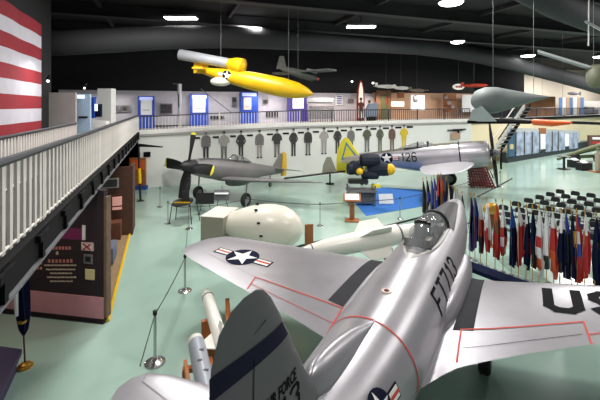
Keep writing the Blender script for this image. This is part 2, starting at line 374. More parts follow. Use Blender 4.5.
# ================================================================== GALLERY RAILINGS
balm = MB(); balm.box((0, 0, .5), (.03, .03, 1.)); bal0 = balm.build('baluster', RAILW, None, False)
bal_mesh = bal0.data; bpy.data.objects.remove(bal0)
bg_m = MB(); bg_m.box((0, 0, .5), (.034, .034, 1.)); b1 = bg_m.build('baluster', RAILG, None, False); bal_dark = b1.data; bpy.data.objects.remove(b1)
def railing(p0, p1, h, sp, label, top=RAILG, mesh=None, wt=.07, toph=.06, bw=1., zz=0., pm=None):
    p0 = Vector(p0); p1 = Vector(p1); d = p1-p0; L = d.length; rz = math.atan2(d.y, d.x); t = thing('railing', label, 'railing', p0, rz)
    Lh = Vector((d.x, d.y, 0)).length; dz = d.z
    for nm, z, hh, mm, ww in (('top_rail', h-toph/2, toph, top, wt), ('bottom_rail', .05+zz, .035, RAILW, .04)):
        b = MB(); b.tube([(0, 0, z), (Lh, 0, dz+z)], ww/2, None, 8); b.build(nm, mm, t)
    n = int(Lh/sp)
    for i in range(1, n):
        o = bpy.data.objects.new('baluster', mesh or bal_mesh); COL.objects.link(o); o.parent = t; f = i/n
        o.location = (f*Lh, 0, f*dz+.01); o.scale = (bw, 1, h-.01-toph)
    for i in range(0, max(2, int(Lh/2.4))+1):
        f = i/max(2, int(Lh/2.4)); b = MB(); b.box((f*Lh, 0, f*dz+h/2), (.05, .05, h-.02)); b.build('post', pm or top, t, False)
    return t
railing(B(0, -21.8, 3.5), B(0, -.1, 3.5), 1.03, .21, 'long left gallery railing with close white balusters and a dark handrail, nearest the camera', bw=2.9, wt=.1, pm=RAILW)
railing(B(-1.15, -19.2, 3.5), B(-1.15, -11.4, 3.5), 1.05, .16, 'second left railing standing further back, in front of the striped flag wall', toph=.05, bw=1.8, pm=RAILW)
br = [0, 5, 10.7, 18, 26]
lab = ['back gallery railing section at its left end, above the dark sign', 'back gallery railing section under the yellow flying bomb', 'back gallery railing section in front of the red rocket sign and figures', 'back gallery railing section at the right end, by the screen and drapes']
for i in range(4):
    a0, a1 = br[i], br[i+1]; railing(B(a0+.03, .05, zf(a0)), B(a1-.03, .05, zf(a1)), .95, .19, lab[i], mesh=bal_mesh if i < 2 else bal_dark, pm=RAILW if i < 2 else RAILG)
railing(sa.lerp(sb, .1)+Vector((0, .1, 3.9)), sb+Vector((0, .1, 3.9)), 1.0, .25, 'right gallery railing above the photo display', mesh=bal_dark)
# fascia beam under the left gallery
t = thing('gallery_beam', 'black steel edge beam with bolted brackets under the left gallery railing', 'beam', B(0, -21.8, 3.0), math.atan2(u.y, u.x))
b = MB(); b.box((10.8, -.03, .29), (21.8, .1, .34)); b.build('web', STEEL, t, False)
b = MB(); b.box((10.8, -.05, .10), (21.8, .16, .03)); b.build('lower_flange', STEELG, t, False)
b = MB(); b.box((10.8, -.04, .475), (21.8, .12, .03)); b.build('upper_flange', STEEL, t, False)
for i in range(17):
    b = MB(); b.box((.8+i*1.25, -.1, .28), (.1, .05, .34)); b.box((.8+i*1.25, -.11, .40), (.4, .06, .09)); b.build('bracket', STEEL, t, False)
# ================================================================== STRIPED FLAG ON THE LEFT WALL
t = thing('striped_flag', 'huge red and white striped flag hanging flat on the left wall', 'flag', B(fa, fb, 3.75), math.atan2(u.y, u.x))
for k in range(10):
    b = MB(); n = 30; z1 = 4.34-k*.44; 
    b.loft([[(-8.5+8.5*i/n, -.0+.02*math.sin(i*.9), z1-.44), (-8.5+8.5*i/n, .0+.02*math.sin(i*.9), z1), (-8.5+8.5*i/n, .03+.02*math.sin(i*.9), z1), (-8.5+8.5*i/n, .03+.02*math.sin(i*.9), z1-.44)] for i in range(n+1)])
    b.build('stripe', mat('flag_stripe_red', (134, 26, 40), .85) if k % 2 == 0 else mat('flag_stripe_white', (184, 182, 192), .85), t)
# ================================================================== SILVER JET (FOREGROUND)
JH = math.radians(30.5)
jet = thing('jet_fighter', 'silver jet fighter marked FT713 with a bubble canopy, filling the foreground', 'aeroplane', (.95, 5.33, 0), -JH)
JS = [(-3.75, 0, 1.72, .24, .24), (-3.0, 0, 1.70, .36, .36), (-2, 0, 1.62, .49, .46), (-1, 0, 1.52, .61, .57), (0, 0, 1.45, .69, .66), (1.2, 0, 1.45, .73, .71), (2.4, 0, 1.48, .73, .73), (3.6, 0, 1.5, .72, .72), (5, 0, 1.57, .66, .67), (6.3, 0, 1.67, .54, .56), (7.4, 0, 1.78, .37, .4), (8.2, 0, 1.86, .2, .22), (8.55, 0, 1.88, .05, .05)]
JSS = smooth_secs(JS, 6)
m = MB(); m.loft(fuse_rings(JSS, 40)); fus = m.build('fuselage', ALU, jet)
WR = [(.3, 4.3, .2, 1.2, .4), (.68, 4.22, .28, 1.22, .37), (.85, 4.17, .62, 1.23, .34), (1.05, 4.12, .92, 1.25, .32), (1.4, 4.2, 1.25, 1.27, .29), (2.0, 4.36, 1.75, 1.32, .27), (2.92, 4.65, 2.45, 1.38, .23), (4.2, 4.95, 3.3, 1.47, .17), (5.2, 5.05, 3.95, 1.54, .1), (5.5, 4.8, 4.25, 1.56, .03)]
WL = [(-5.44, 2.15, 1.75, 1.55, .02), (-5.36, 2.5, 1.52, 1.54, .06), (-5.1, 2.86, 1.38, 1.53, .1), (-4.78, 3.0, 1.3, 1.5, .13), (-2.88, 3.5, .93, 1.4, .22), (-1.4, 3.86, .66, 1.29, .29), (-.95, 4.0, .56, 1.25, .33), (-.6, 4.15, .2, 1.22, .37), (-.3, 4.2, .1, 1.2, .4)]
m = MB(); wing_loft(m, WR); m.build('wing', ALU, jet, ang=60)
m = MB(); wing_loft(m, WL); m.build('wing', ALU, jet, ang=60)
# intake fairings along the wing roots
for sg in (-1, 1):
    m = MB(); m.loft(fuse_rings(smooth_secs([(1.2, sg*.5, 1.3, .14, .16), (2.2, sg*.62, 1.36, .26, .3), (3.4, sg*.66, 1.36, .27, .32), (4.1, sg*.66, 1.36, .24, .28), (4.6, sg*.64, 1.38, .2, .24)], 5), 20)); f = m.build('intake_fairing', ALU, jet)
    m = MB(); m.loft([[(sg*.64+.16*math.cos(a)*q, 4.605, 1.38+.2*math.sin(a)*q) for a in [2*PI*k/16 for k in range(16)]] for q in (1, .05)]); m.build('intake_mouth', BLACK, f)
SURFR = lambda x, y, o=.004: wing_surf(WR, x, y, o)
SURFL = lambda x, y, o=.004: wing_surf(WL, x, y, o)
decal('walkway_strip', [[(.86, 1.72), (1.16, 1.86), (1.16, 4.1), (.9, 4.1)]], SURFR, WALKB, jet)
decal('walkway_strip', [[(-1.36, 1.5), (-1.02, 1.45), (-1.02, 3.84), (-1.3, 3.76)]], SURFL, WALKB, jet)
def lines(pts, wd, fn, name, mm=REDL):
    pl = []
    for a, b in zip(pts, pts[1:]):
        a = Vector(a); b = Vector(b); d = (b-a).normalized(); n = Vector((-d.y, d.x))*wd/2; e = d*wd/2
        pl.append([tuple(q) for q in (a-e-n, b+e-n, b+e+n, a-e+n)])
    return decal(name, pl, fn, mm, jet, .1)
lines([(1.02, 1.02), (.98, 1.8), (1.9, 2.36), (2.76, 2.93), (2.8, 2.36)], .028, lambda x, y: SURFR(x, y, .007), 'flap_outline')
lines([(2.8, 2.6), (5.0, 4.3)], .02, lambda x, y: SURFR(x, y, .007), 'aileron_outline')
lines([(1.05, 1.35), (2.7, 2.55)], .008, lambda x, y: SURFR(x, y, .007), 'hinge_line', INK)
lines([(-.96, .62), (-1.02, 1.42), (-3.04, 1.42), (-2.92, 1.0)], .028, lambda x, y: SURFL(x, y, .007), 'flap_outline')
lines([(-1.0, .95), (-2.95, 1.16)], .012, lambda x, y: SURFL(x, y, .007), 'hinge_line', REDL)
lines([(-3.05, 1.42), (-4.9, 1.75)], .008, lambda x, y: SURFL(x, y, .007), 'aileron_outline', ALU2)
insignia(jet, lambda a, b, o: wing_surf(WL, -3.86+a, 2.0+b, o), .40, .02, .005)
decal('wing_lettering', strokes('USAF', .80, .32, .5), lambda a, b: wing_surf(WR, 2.28+a*.96, 3.1+b+a*.24, .006), INK, jet)
decal('buzz_number', strokes('FT713', .36, .22, .5), lambda a, b: fuse_surf(JSS, 1.55+a*1.15, math.radians(14)+b/.74, .006), INK, jet, .06)
n = 48; decal('turbine_warning_stripe', [[(i, 0), (i+1, 0), (i+1, .032), (i, .032)] for i in range(n)], lambda a, b: fuse_surf(JSS, b+.0, math.radians(-20+220*a/n), .006), REDL, jet, 9)
insignia(jet, lambda a, b, o: fuse_surf(JSS, -1.05+a, math.radians(24)+b/.6, o), .24, 0, .006)
m = MB(); m.ball((0, .85, 2.14), .05, None, (1, 1, .8)); rb = m.build('beacon', mat('beacon_red', (90, 22, 18), .2), jet)
m = MB(); m.lathe([(0, .085), (.012, .08)], (0, .85, 2.145), (0, 0, 1)); m.build('beacon_ring', mat('ring_pale', (210, 190, 180), .5), rb)
# dorsal fairing
m = MB(); m.loft(fuse_rings(smooth_secs([(.15, .1, 2.085, .01, .02), (-.1, .07, 2.06, .05, .07), (-.5, -.02, 2.04, .14, .18), (-1.0, -.06, 2.05, .185, .26), (-1.4, -.06, 2.07, .165, .27), (-1.6, -.04, 2.1, .09, .2), (-1.68, -.02, 2.12, .02, .05)], 6), 28, 1.7)); m.build('dorsal_fairing', ALU, jet)
# fin
FN = [(1.7, -1.2, -3.3, 0, .2), (2.1, -1.5, -3.2, 0, .17), (2.5, -1.8, -3.16, 0, .14), (2.95, -2.06, -3.13, 0, .11), (3.25, -2.24, -3.10, 0, .085), (3.45, -2.37, -3.02, 0, .06), (3.56, -2.48, -2.88, 0, .03), (3.6, -2.58, -2.74, 0, .01)]
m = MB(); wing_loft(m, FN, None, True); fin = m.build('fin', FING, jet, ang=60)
def finS(y, z, o): le, te, zz, t = interp(FN, z); c = min(1, max(0, (y-le)/(te-le))); return (naca(c)*t+o, y, z)
decal('fin_band', [[(-3.12, 3.03), (-2.14, 3.02), (-2.24, 3.18), (-3.12, 3.2)]], lambda a, b: finS(a, b, .004), NAVYB, fin, .1)
tx = font_polys('AIR FORCE', .15, .004); decal('fin_lettering', tx, lambda a, b: finS(-2.53+a*.66, 2.57+b, .005), INK, fin, .2)
decal('fin_number', strokes('713', .2, .2, .5), lambda a, b: finS(-2.56+a*1.2, 2.33+b, .005), INK, fin, .2)
decal('rudder_line', [[(-2.72, 1.9), (-2.71, 1.9), (-2.66, 3.1), (-2.67, 3.1)], [(-2.67, 3.28), (-2.66, 3.28), (-2.5, 3.32), (-2.5, 3.33)]], lambda a, b: finS(a, b, .0055), INK, fin, .1)
for sg in (-1, 1):
    ST = [(.1, -1.8, -3.3, 2.05, .14), (.9, -2.0, -3.05, 2.08, .11), (1.5, -2.17, -2.85, 2.11, .06), (1.73, -2.28, -2.72, 2.12, .03), (1.81, -2.42, -2.6, 2.12, .01)]
    m = MB(); wing_loft(m, [(sg*s[0],)+s[1:] for s in ST]); tp = m.build('tailplane', ALU, jet, ang=60)
decal('elevator_line', [[(-1.65, -2.42), (-1.64, -2.41), (-.3, -2.55), (-.3, -2.56)], [(-1.65, -2.42), (-1.72, -2.3), (-1.71, -2.3), (-1.64, -2.42)]], lambda a, b: wing_surf(sorted([(-s[0],)+s[1:] for s in ST]), a, b, .005), ALU2, jet)
# cockpit and canopy
def dome(secs, n=22, flat=.2):
    out = []
    for (y, cz, rx, h) in secs:
        out.append([(rx*math.cos(a), y, cz+(h*math.sin(a) if math.sin(a) > 0 else flat*rx*math.sin(a))) for a in [2*PI*k/n for k in range(n)]])
    return out
CS = [(2.3, 2.17, .04, .02), (2.5, 2.17, .13, .13), (2.85, 2.16, .24, .31), (3.3, 2.15, .31, .46), (3.8, 2.14, .33, .5), (4.3, 2.13, .32, .45), (4.62, 2.12, .31, .38)]
m = MB(); m.loft(dome(smooth_secs(CS, 4))); m.build('canopy_glass', GLASS, jet)
m = MB(); rim = [(c[2]+.012, c[0], c[1]+.012) for c in smooth_secs(CS, 3)]
m.tube([(-a, b, c) for a, b, c in reversed(rim)]+[(a, b, c) for a, b, c in rim], .035, None, 8); cf = m.build('canopy_frame', mat('frame_pale', (196, 192, 190), .4), jet)
m = MB(); m.loft(fuse_rings([(2.06, 0, 2.16, .02, .02), (2.3, 0, 2.18, .1, .06), (2.6, 0, 2.2, .12, .05), (2.7, 0, 2.2, .02, .02)], 14)); m.build('canopy_tail_cone', mat('frame_pale', (0, 0, 0)), jet)
m = MB(); m.box((0, 3.7, 2.2), (.56, 1.7, .06)); m.build('cockpit_floor', mat('cockpit_dark', (56, 56, 58), .7), jet)
m = MB(); m.box((0, 3.35, 2.42), (.34, .1, .4), None, None, .03); m.box((0, 3.55, 2.28), (.34, .4, .1), None, None, .02); m.box((0, 3.3, 2.6), (.2, .1, .12), None, None, .03); m.build('seat', BLACK, jet)
for k, (x, y) in enumerate(((.2, 3.0), (-.2, 2.95), (.24, 4.1), (-.22, 4.0))):
    m = MB(); m.box((x, y, 2.3), (.12, .28, .16), None, None, .02); m.build('cockpit_box', mat('cockpit_grey', (120, 118, 114), .6), jet)
m = MB(); m.loft(dome([(4.62, 2.13, .31, .38), (4.9, 2.14, .28, .31), (5.35, 2.15, .2, .12), (5.5, 2.15, .12, .03)], 18)); m.build('windscreen', GLASSD, jet)
m = MB()
for a in (PI*.02, PI*.3, PI*.7, PI*.98): m.tube([(.32*math.cos(a), 4.63, 2.13+.39*math.sin(a)), (.2*math.cos(a), 5.36, 2.16+.12*math.sin(a))], .022)
m.tube([(.325*math.cos(PI*k/14), 4.63, 2.13+.40*math.sin(PI*k/14)) for k in range(15)], .035); m.build('windscreen_frame', BLACK, jet)
decal('antiglare_panel', [[(50, 4.7), (130, 4.7), (118, 7.2), (62, 7.2)]], lambda a, b: fuse_surf(JSS, b, math.radians(a), .004), BLACK, jet, 3)
for x, y, rr in ((-1.25, 3.0, .36), (1.25, 3.0, .36)): wheel(jet, (x, y, rr), rr, .2, (1, 0, 0), (x, y, 1.2))
wheel(jet, (0, 6.6, .28), .28, .16, (1, 0, 0), (0, 6.6, 1.3))
m = MB(); m.box((1.5, 3.0, .85), (.03, .6, .5)); m.build('gear_door', ALU, jet); m = MB(); m.box((-1.5, 3.0, .85), (.03, .6, .5)); m.build('gear_door', ALU, jet)
m = MB(); m.lathe([(0, .235), (-.12, .22), (-.1, .15)], (0, -3.72, 1.72), (0, 1, 0)); m.build('tail_pipe', STEELG, jet)
# ================================================================== GREY PROPELLER FIGHTER
def TM(z, deg): return Matrix.Translation((0, 0, z)) @ Matrix.Rotation(math.radians(deg), 4, 'X')
t = thing('propeller_fighter', 'grey propeller fighter with black yellow-tipped propeller, nose towards the left', 'aeroplane', (-5.32, 18.2, 0), 2.612); t.scale = (.95, .95, .95)
M1 = TM(2.32, 10.5); R1 = M1.to_3x3()
S1 = smooth_secs([(-.3, 0, 0, .36, .38), (-1.2, 0, -.02, .43, .52), (-2.5, 0, -.05, .46, .60), (-3.5, 0, -.1, .46, .66), (-4.6, 0, -.08, .43, .60), (-5.6, 0, 0, .36, .46), (-7, 0, .06, .24, .32), (-8.4, 0, .1, .13, .2), (-9.0, 0, .12, .04, .06)], 4)
m = MB(M1); m.loft(fuse_rings(S1, 26)); m.build('fuselage', P51G, t)
W1 = [(-5.6, -3.2, -4.0, -.2, .04), (-5.2, -2.9, -4.2, -.22, .14), (-2, -2.35, -4.6, -.46, .28), (0, -2.1, -4.75, -.58, .34), (2, -2.35, -4.6, -.46, .28), (5.2, -2.9, -4.2, -.22, .14), (5.6, -3.2, -4.0, -.2, .04)]
m = MB(M1); wing_loft(m, W1); m.build('wing', P51G, t, ang=60)
m = MB(M1); m.loft(fuse_rings(smooth_secs([(-3.0, 0, -.75, .05, .05), (-3.3, 0, -.72, .26, .24), (-4.6, 0, -.66, .26, .24), (-6, 0, -.35, .1, .1)], 3), 16)); m.build('radiator_scoop', P51G, t)
m = MB(M1); m.loft([[(p[0], p[1], p[2]+.5) for p in r] for r in dome(smooth_secs([(-2.8, 0, .05, .03), (-3.2, 0, .26, .26), (-3.7, 0, .3, .36), (-4.4, 0, .26, .26), (-5.1, 0, .04, .03)], 3), 18)]); m.build('canopy', GLASS, t)
m = MB(M1)
for y in (-3.4, -4.0): m.tube([(.3*math.cos(PI*k/10), y, .5+.34*math.sin(PI*k/10)) for k in range(11)], .03)
m.tube([(-.28, -2.9, .52), (-.3, -4.6, .52)], .03); m.tube([(.28, -2.9, .52), (.3, -4.6, .52)], .03); m.build('canopy_frame', P51D, t)
m = MB(M1); m.box((0, -3.75, .55), (.34, .14, .5), None, None, .04); m.build('seat', KHAKI, t)
decal('antiglare_panel', [[(55, -.5), (125, -.5), (125, -2.9), (55, -2.9)]], lambda a, b: M1 @ Vector(fuse_surf(S1[::-1], b, math.radians(a), .01)), P51D, t, 6)
FN1 = [(.1, -7.3, -8.9, 0, .14), (.5, -7.6, -8.75, 0, .12), (1.2, -8.1, -8.7, 0, .06), (1.3, -8.3, -8.65, 0, .02)]
m = MB(M1); wing_loft(m, FN1, None, True); m.build('fin', P51G, t)
m = MB(M1); m.prism([(-8.66, 1.42), (-8.55, 1.34), (-8.62, .3), (-8.7, -.25), (-9.2, -.25), (-9.25, .3), (-9.0, 1.36)], lambda a, b: (-.05, a, b), lambda a, b: (.05, a, b)); m.build('rudder', YELL, t, False)
m = MB(M1); wing_loft(m, [(-1.9, -8.0, -8.5, .22, .02), (-1.7, -7.9, -8.7, .22, .06), (0, -7.5, -8.8, .22, .12), (1.7, -7.9, -8.7, .22, .06), (1.9, -8.0, -8.5, .22, .02)]); m.build('tailplane', P51G, t)
prop(t, M1 @ Vector((0, .05, 0)), R1, 1.72, 4, math.radians(92), BLACK, .56, YELB, ([(-.35, .37), (-.1, .36), (.2, .28), (.42, .15), (.5, .01)], BLACK))
for x in (-1.75, 1.75):
    pt = M1 @ Vector((x, -2.6, -.55)); wheel(t, (x, pt.y+.1, .36), .36, .22, (1, 0, 0), tuple(pt))
pt = M1 @ Vector((0, -7.3, -.15)); wheel(t, (0, pt.y, .16), .16, .1, (1, 0, 0), tuple(pt))
# ================================================================== SILVER PROPELLER FIGHTER 126
t = thing('propeller_fighter', 'silver propeller fighter numbered 126 with a bright yellow triangle-marked tail', 'aeroplane', (11.1, 21.5, 0), -1.982)
M2 = TM(2.45, 6.5); R2 = M2.to_3x3()
S2 = smooth_secs([(-.35, 0, 0, .56, .58), (-.55, 0, 0, .68, .72), (-1.8, 0, -.04, .72, .80), (-2.3, 0, -.06, .68, .82), (-4, 0, -.08, .6, .8), (-5.6, 0, 0, .44, .58), (-7.3, 0, .1, .26, .36), (-8.7, 0, .16, .1, .18), (-9.1, 0, .16, .03, .05)], 4)
m = MB(M2); m.loft(fuse_rings(S2, 28)); m.build('fuselage', ALU, t)
m = MB(M2); m.lathe([(0, .5), (-.1, .5)], (0, -.33, 0), (0, 1, 0)); m.lathe([(.1, .2), (-.1, .2)], (0, -.25, 0), (0, 1, 0)); m.build('engine', BLACK, t)
m = MB(M2); m.lathe([(-.03, .765), (.03, .765)], (0, -1.9, -.02), (0, 1, 0), None, 28, 1, 1.07); m.build('cowl_flap_band', STEEL, t)
W2 = [(a_, b_+.95, c_+.95, d_+.1, e_) for a_, b_, c_, d_, e_ in [(-5.9, -3.4, -3.9, -.25, .03), (-5.5, -2.9, -4.3, -.27, .1), (-4, -2.5, -4.7, -.36, .2), (-2, -2.2, -4.95, -.48, .3), (0, -2.1, -5.0, -.6, .36), (2, -2.2, -4.95, -.48, .3), (4, -2.5, -4.7, -.36, .2), (5.5, -2.9, -4.3, -.27, .1), (5.9, -3.4, -3.9, -.25, .03)]]
m = MB(M2); wing_loft(m, W2); m.build('wing', mat('aluminium_wing', (176, 176, 182), .45, .4), t, ang=60)
m = MB(M2); m.loft([[(p[0], p[1], p[2]+.6) for p in r] for r in dome(smooth_secs([(-3.1, 0, .05, .03), (-3.5, 0, .26, .26), (-4.0, 0, .3, .34), (-4.7, 0, .26, .24), (-5.4, 0, .04, .03)], 3), 18)]); m.build('canopy', GLASS, t)
m = MB(M2)
for y in (-3.6, -4.2): m.tube([(.3*math.cos(PI*k/10), y, .6+.33*math.sin(PI*k/10)) for k in range(11)], .035)
m.tube([(-.28, -3.2, .62), (-.3, -5.0, .6)], .035); m.tube([(.28, -3.2, .62), (.3, -5.0, .6)], .035); m.build('canopy_frame', STEEL, t)
decal('antiglare_panel', [[(55, -.6), (125, -.6), (120, -7.5), (60, -7.5)]], lambda a, b: M2 @ Vector(fuse_surf(S2[::-1], b, math.radians(a), .01)), mat('olive_drab', (96, 92, 78), .6), t, 6)
FN2 = [(.1, -7.0, -9.0, 0, .16), (.6, -7.4, -9.1, 0, .14), (1.2, -7.9, -9.1, 0, .1), (1.5, -8.2, -9.0, 0, .06), (1.66, -8.45, -8.85, 0, .02)]
rz2 = -1.982; fx = Vector((math.cos(rz2), math.sin(rz2), 0)); fy = Vector((-math.sin(rz2), math.cos(rz2), 0)); O2 = Vector((11.1, 21.5, 0))
def tailpt(px, py):
    k = Vector(((px-300)/F, 1, 0)); D = O2.dot(fx)/k.dot(fx); return ((k*D-O2).dot(fy), EYE-(py-HZ)*D/F)
ol = [tailpt(*p) for p in ((336.5, 172), (336.8, 158), (338.5, 148), (341.5, 141), (345, 137.5), (348.5, 139), (353, 146), (359, 154.5), (372, 160), (372, 168), (360, 173), (350, 174))]
m = MB(); m.prism(ol, lambda a, b: (-.05, a, b), lambda a, b: (.05, a, b)); fo = m.build('fin', YELB, t, False)
tri = [Vector(tailpt(*p)) for p in ((346.3, 141.8), (341.3, 160), (357.5, 156.5))]; c = (tri[0]+tri[1]+tri[2])/3; pl = []
for a, b in zip(tri, tri[1:]+tri[:1]): pl.append([tuple(a), tuple(b), tuple(b*.7+c*.3), tuple(a*.7+c*.3)])
decal('tail_triangle', pl, lambda a, b: Vector((.056, a, b)), BLUEL, fo, .4)
m = MB(M2); wing_loft(m, [(-2.6, -7.8, -8.4, .25, .02), (-2.3, -7.6, -8.6, .25, .06), (0, -7.2, -8.8, .25, .12), (2.3, -7.6, -8.6, .25, .06), (2.6, -7.8, -8.4, .25, .02)]); m.build('tailplane', P51G, t)
FR2 = S2[::-1]
insignia(t, lambda a, b, o: M2 @ Vector(fuse_surf(FR2, -6.1+a, b/.55+.15, o)), .38, 0, .012)
decal('fuselage_number', strokes('126', .37, .2, .5), lambda a, b: M2 @ Vector(fuse_surf(FR2, -5.2+a*1.05, b/.55-.1, .014)), INK, t, .1)
prop(t, M2 @ Vector((0, -.15, 0)), R2, 1.95, 4, math.radians(90), BLACK, .42, BLACK)
for x in (-2.2, 2.2):
    pt = M2 @ Vector((x, -2.7, -.55)); wheel(t, (x, pt.y+.1, .42), .42, .26, (1, 0, 0), tuple(pt))
m = MB(); m.box((2.45, -2.7, 1.05), (.03, .62, 1.0)); m.build('gear_door', ALU2, t)
m = MB(); m.box((-2.45, -2.7, 1.05), (.03, .62, 1.0)); m.build('gear_door', ALU2, t)
pt = M2 @ Vector((0, -7.8, -.1)); wheel(t, (0, pt.y, .18), .18, .12, (1, 0, 0), tuple(pt))
# ================================================================== HANGING THINGS
def wires(t, pts, zc=10.28):
    for p in pts:
        m = MB(); loc = t.location; m.tube([p, (p[0], p[1], zc-loc.z)], .008, None, 5, True); m.build('suspension_wire', STEELG, t)
c0 = P(250, 80, 18); t = thing('flying_bomb', 'yellow flying bomb with a pulse jet on top, hanging under the ceiling', 'aircraft', c0)
a = P(200, 70, 19)-c0; b = P(313, 94, 17.2)-c0; ax = (b-a); L = ax.length
m = MB(); m.lathe([(L*f, r) for f, r in ((0, .12), (.08, .2), (.25, .33), (.5, .44), (.75, .45), (.87, .38), (.95, .22), (1, .03))], a, ax, None, 24); m.build('fuselage', YELL, t)
m = MB(); q = P(180, 54.5, 19)-c0; q2 = P(229, 63.5, 18.6)-c0; m.tube([q, q2], [.27, .25], None, 20); jt = m.build('jet_pipe', mat('pipe_grey', (170, 174, 180), .4, .2), t)
m = MB(); q3 = P(243, 67, 18.3)-c0; m.tube([q2, q2.lerp(q3, .5), q3, q3+Vector((.12, 0, -.03))], [.25, .38, .4, .2], None, 20); m.build('jet_engine_cowl', YELL, t)
m = MB(); m.lathe([(0, .2), (.02, .2)], q, q-q2, None, 20); m.build('pipe_mouth', BLACK, jt)
q = P(238, 74, 18.3)-c0; m = MB(); m.box(q, (.5, .12, .8)); m.build('pylon', YELL, t)
q = P(201, 67, 19)-c0; m = MB(); m.box(q, (.72, .1, .62), None, None, .03); m.build('tail_fin', YELL, t)
m = MB(); m.box(q+Vector((.1, -.1, -.15)), (.5, 2.0, .08), None, None, .02); m.build('tailplane', YELL, t)
q = P(221, 81.5, 18.4)-c0; m = MB(); m.ball(q, .5, None, (1.05, .5, .46), 20, 10); m.build('white_wing_tip', CREAM, t)
q = P(268, 81, 17.8)-c0; m = MB(); m.box(q+Vector((0, 1.3, .05)), (1.1, 3.0, .14), Rz(.1), None, .05); m.build('wing', YELL, t)
axn = ax.normalized()
for nm, pl, mm, dd in (('insignia', [disc(0, 0, .25)], NAVY, .005), ('insignia_bar', [[(-.5, -.08), (-.25, -.08), (-.25, .08), (-.5, .08)], [(.25, -.08), (.5, -.08), (.5, .08), (.25, .08)]], WHITEM, .008), ('insignia_star', [[(0, 0), p, q_] for p, q_ in zip(star(0, 0, .24), star(0, 0, .24)[1:]+star(0, 0, .24)[:1])], WHITEM, .01)):
    o0 = a+ax*.27; side = Vector((0, -1, 0)); decal(nm, pl, lambda x, y, o0=o0, dd=dd: o0+axn*x+Vector((0, 0, y))+side*(math.sqrt(max(.0, .345**2-(y*.9)**2))+.02+dd), mm, t, .1)
wires(t, [(a+ax*.2)+Vector((0, 0, .3)), (a+ax*.8)+Vector((0, 0, .4))])
# small dark bomber model
c0 = P(298, 72, 19.5); t = thing('model_bomber', 'small dark camouflaged aeroplane model hanging behind the nose of the yellow flying bomb', 'model aeroplane', c0, 0)
DK = mat('dark_camo', (70, 74, 72), .7, 0, .3, 3)
a = P(280, 68, 19.5)-c0; b = P(318, 79, 19.)-c0; L = (b-a).length
m = MB(); m.lathe([(L*f, r) for f, r in ((0, .07), (.2, .16), (.6, .24), (.85, .2), (1, .04))], a, b-a, None, 14); m.build('fuselage', DK, t)
m = MB(); m.prism([(-.2, -.05), (.34, -.05), (.2, .6), (-.02, .62)], lambda x, z: a+Vector((x, -.03, z)), lambda x, z: a+Vector((x, .03, z))); m.build('fin', DK, t)
q = P(303, 72, 19.3)-c0; m = MB(); m.box(q, (.7, 3.6, .1), Rz(.9), None, .02); m.build('wing', DK, t)
m = MB()
for s in (-.7, .7): e = q+Rz(.5) @ Vector((.15, s, 0)); m.lathe([(-.3, .06), (.2, .1), (.3, .03)], e, (1, .3, -.25))
m.build('engine', STEELG, t)
m = MB(); m.ball(b, .07); m.build('nose_light', REDL, t); wires(t, [(0, 0, .05)])
# missile-like drone upper right
c0 = P(500, 100, 13); t = thing('hanging_drone', 'big grey pointed airframe with a light fin hanging at the upper right', 'aircraft', c0)
a = P(478, 101, 12.6)-c0; b = P(548, 97, 13.2)-c0; L = (b-a).length
m = MB(); m.lathe([(L*f, r) for f, r in ((-.05, .12), (-.03, .26), (.03, .42), (.12, .5), (.25, .48), (.5, .32), (.75, .17), (1, .04))], a, b-a, None, 26, 1, .9); m.build('body', mat('airframe_grey', (112, 120, 120), .6), t)
m = MB(); m.prism([(468, 121.5), (472, 110), (482, 106), (497, 121.5)], lambda x, y: P(x, y, 12.3)-c0, lambda x, y: P(x, y, 12.36)-c0); m.build('fin', mat('fin_light', (176, 190, 190), .5), t, False)
m = MB(); m.tube([P(468, 122, 12.3)-c0, P(530, 122.5, 12.6)-c0], .05); m.build('skid', STEEL, t)
wires(t, [a+Vector((.5, 0, .3)), b+Vector((-.5, 0, 0))])
# orange drone
c0 = P(550, 122, 24); t = thing('orange_drone', 'slim black drone with a bright orange nose section hanging before the right gallery', 'aircraft', c0)
m = MB(); m.tube([P(531, 121.5, 24)-c0, P(534, 122, 24)-c0, P(552, 123.5, 24)-c0, P(569, 123, 24)-c0, P(572, 123, 24)-c0], [.1, .2, .2, .1, .03], None, 16); m.build('nose_section', ORANGE, t)
m = MB(); m.tube([P(500, 119.5, 24.5)-c0, P(531, 121.5, 24)-c0], [.12, .13], None, 12); m.build('tail_boom', BLACK, t)
m = MB(); m.tube([P(572, 122.5, 24)-c0, P(612, 124, 24)-c0], [.1, .1], None, 10); m.build('front_boom', BLACK, t)
wires(t, [(-.5, 0, .1), (.8, 0, .1)])
# glider-like drone at far upper right
c0 = P(592, 74, 11.5); t = thing('winged_drone', 'drone with a long narrow white wing and round olive nose at the right edge', 'aircraft', c0)
m = MB()
def blade(p, q, w0, w1, th): 
    d = (q-p).normalized(); n = Vector((-d.y, d.x, 0)); k = []
    for e, ww in ((p, w0), (q, w1)): k.append([e-n*ww+Vector((0, 0, -th*.3)), e-n*ww*.3+Vector((0, 0, th)), e+n*ww, e-n*ww*.3-Vector((0, 0, th))])
    return k
m.loft(blade(P(538, 52, 12.5)-c0, P(596, 70, 11.6)-c0, .3, .42, .07)); m.build('wing', mat('wing_pale', (170, 178, 178), .5), t)
m = MB(); m.ball((.03, -.1, -.1), .34, None, (.62, .9, 1), 20, 12); m.build('nose', mat('olive_nose', (116, 120, 98), .6, 0, .15, 4), t)
m = MB(); m.tube([(.1, 0, 0), (1.2, .6, .1)], [.3, .2], None, 14); m.build('body', mat('olive_nose', (0, 0, 0)), t)
wires(t, [(.05, 0, .3)])
c0 = P(600, 30, 11); t = thing('hanging_wing', 'pale wing panel hanging in the top right corner', 'aircraft part', c0)
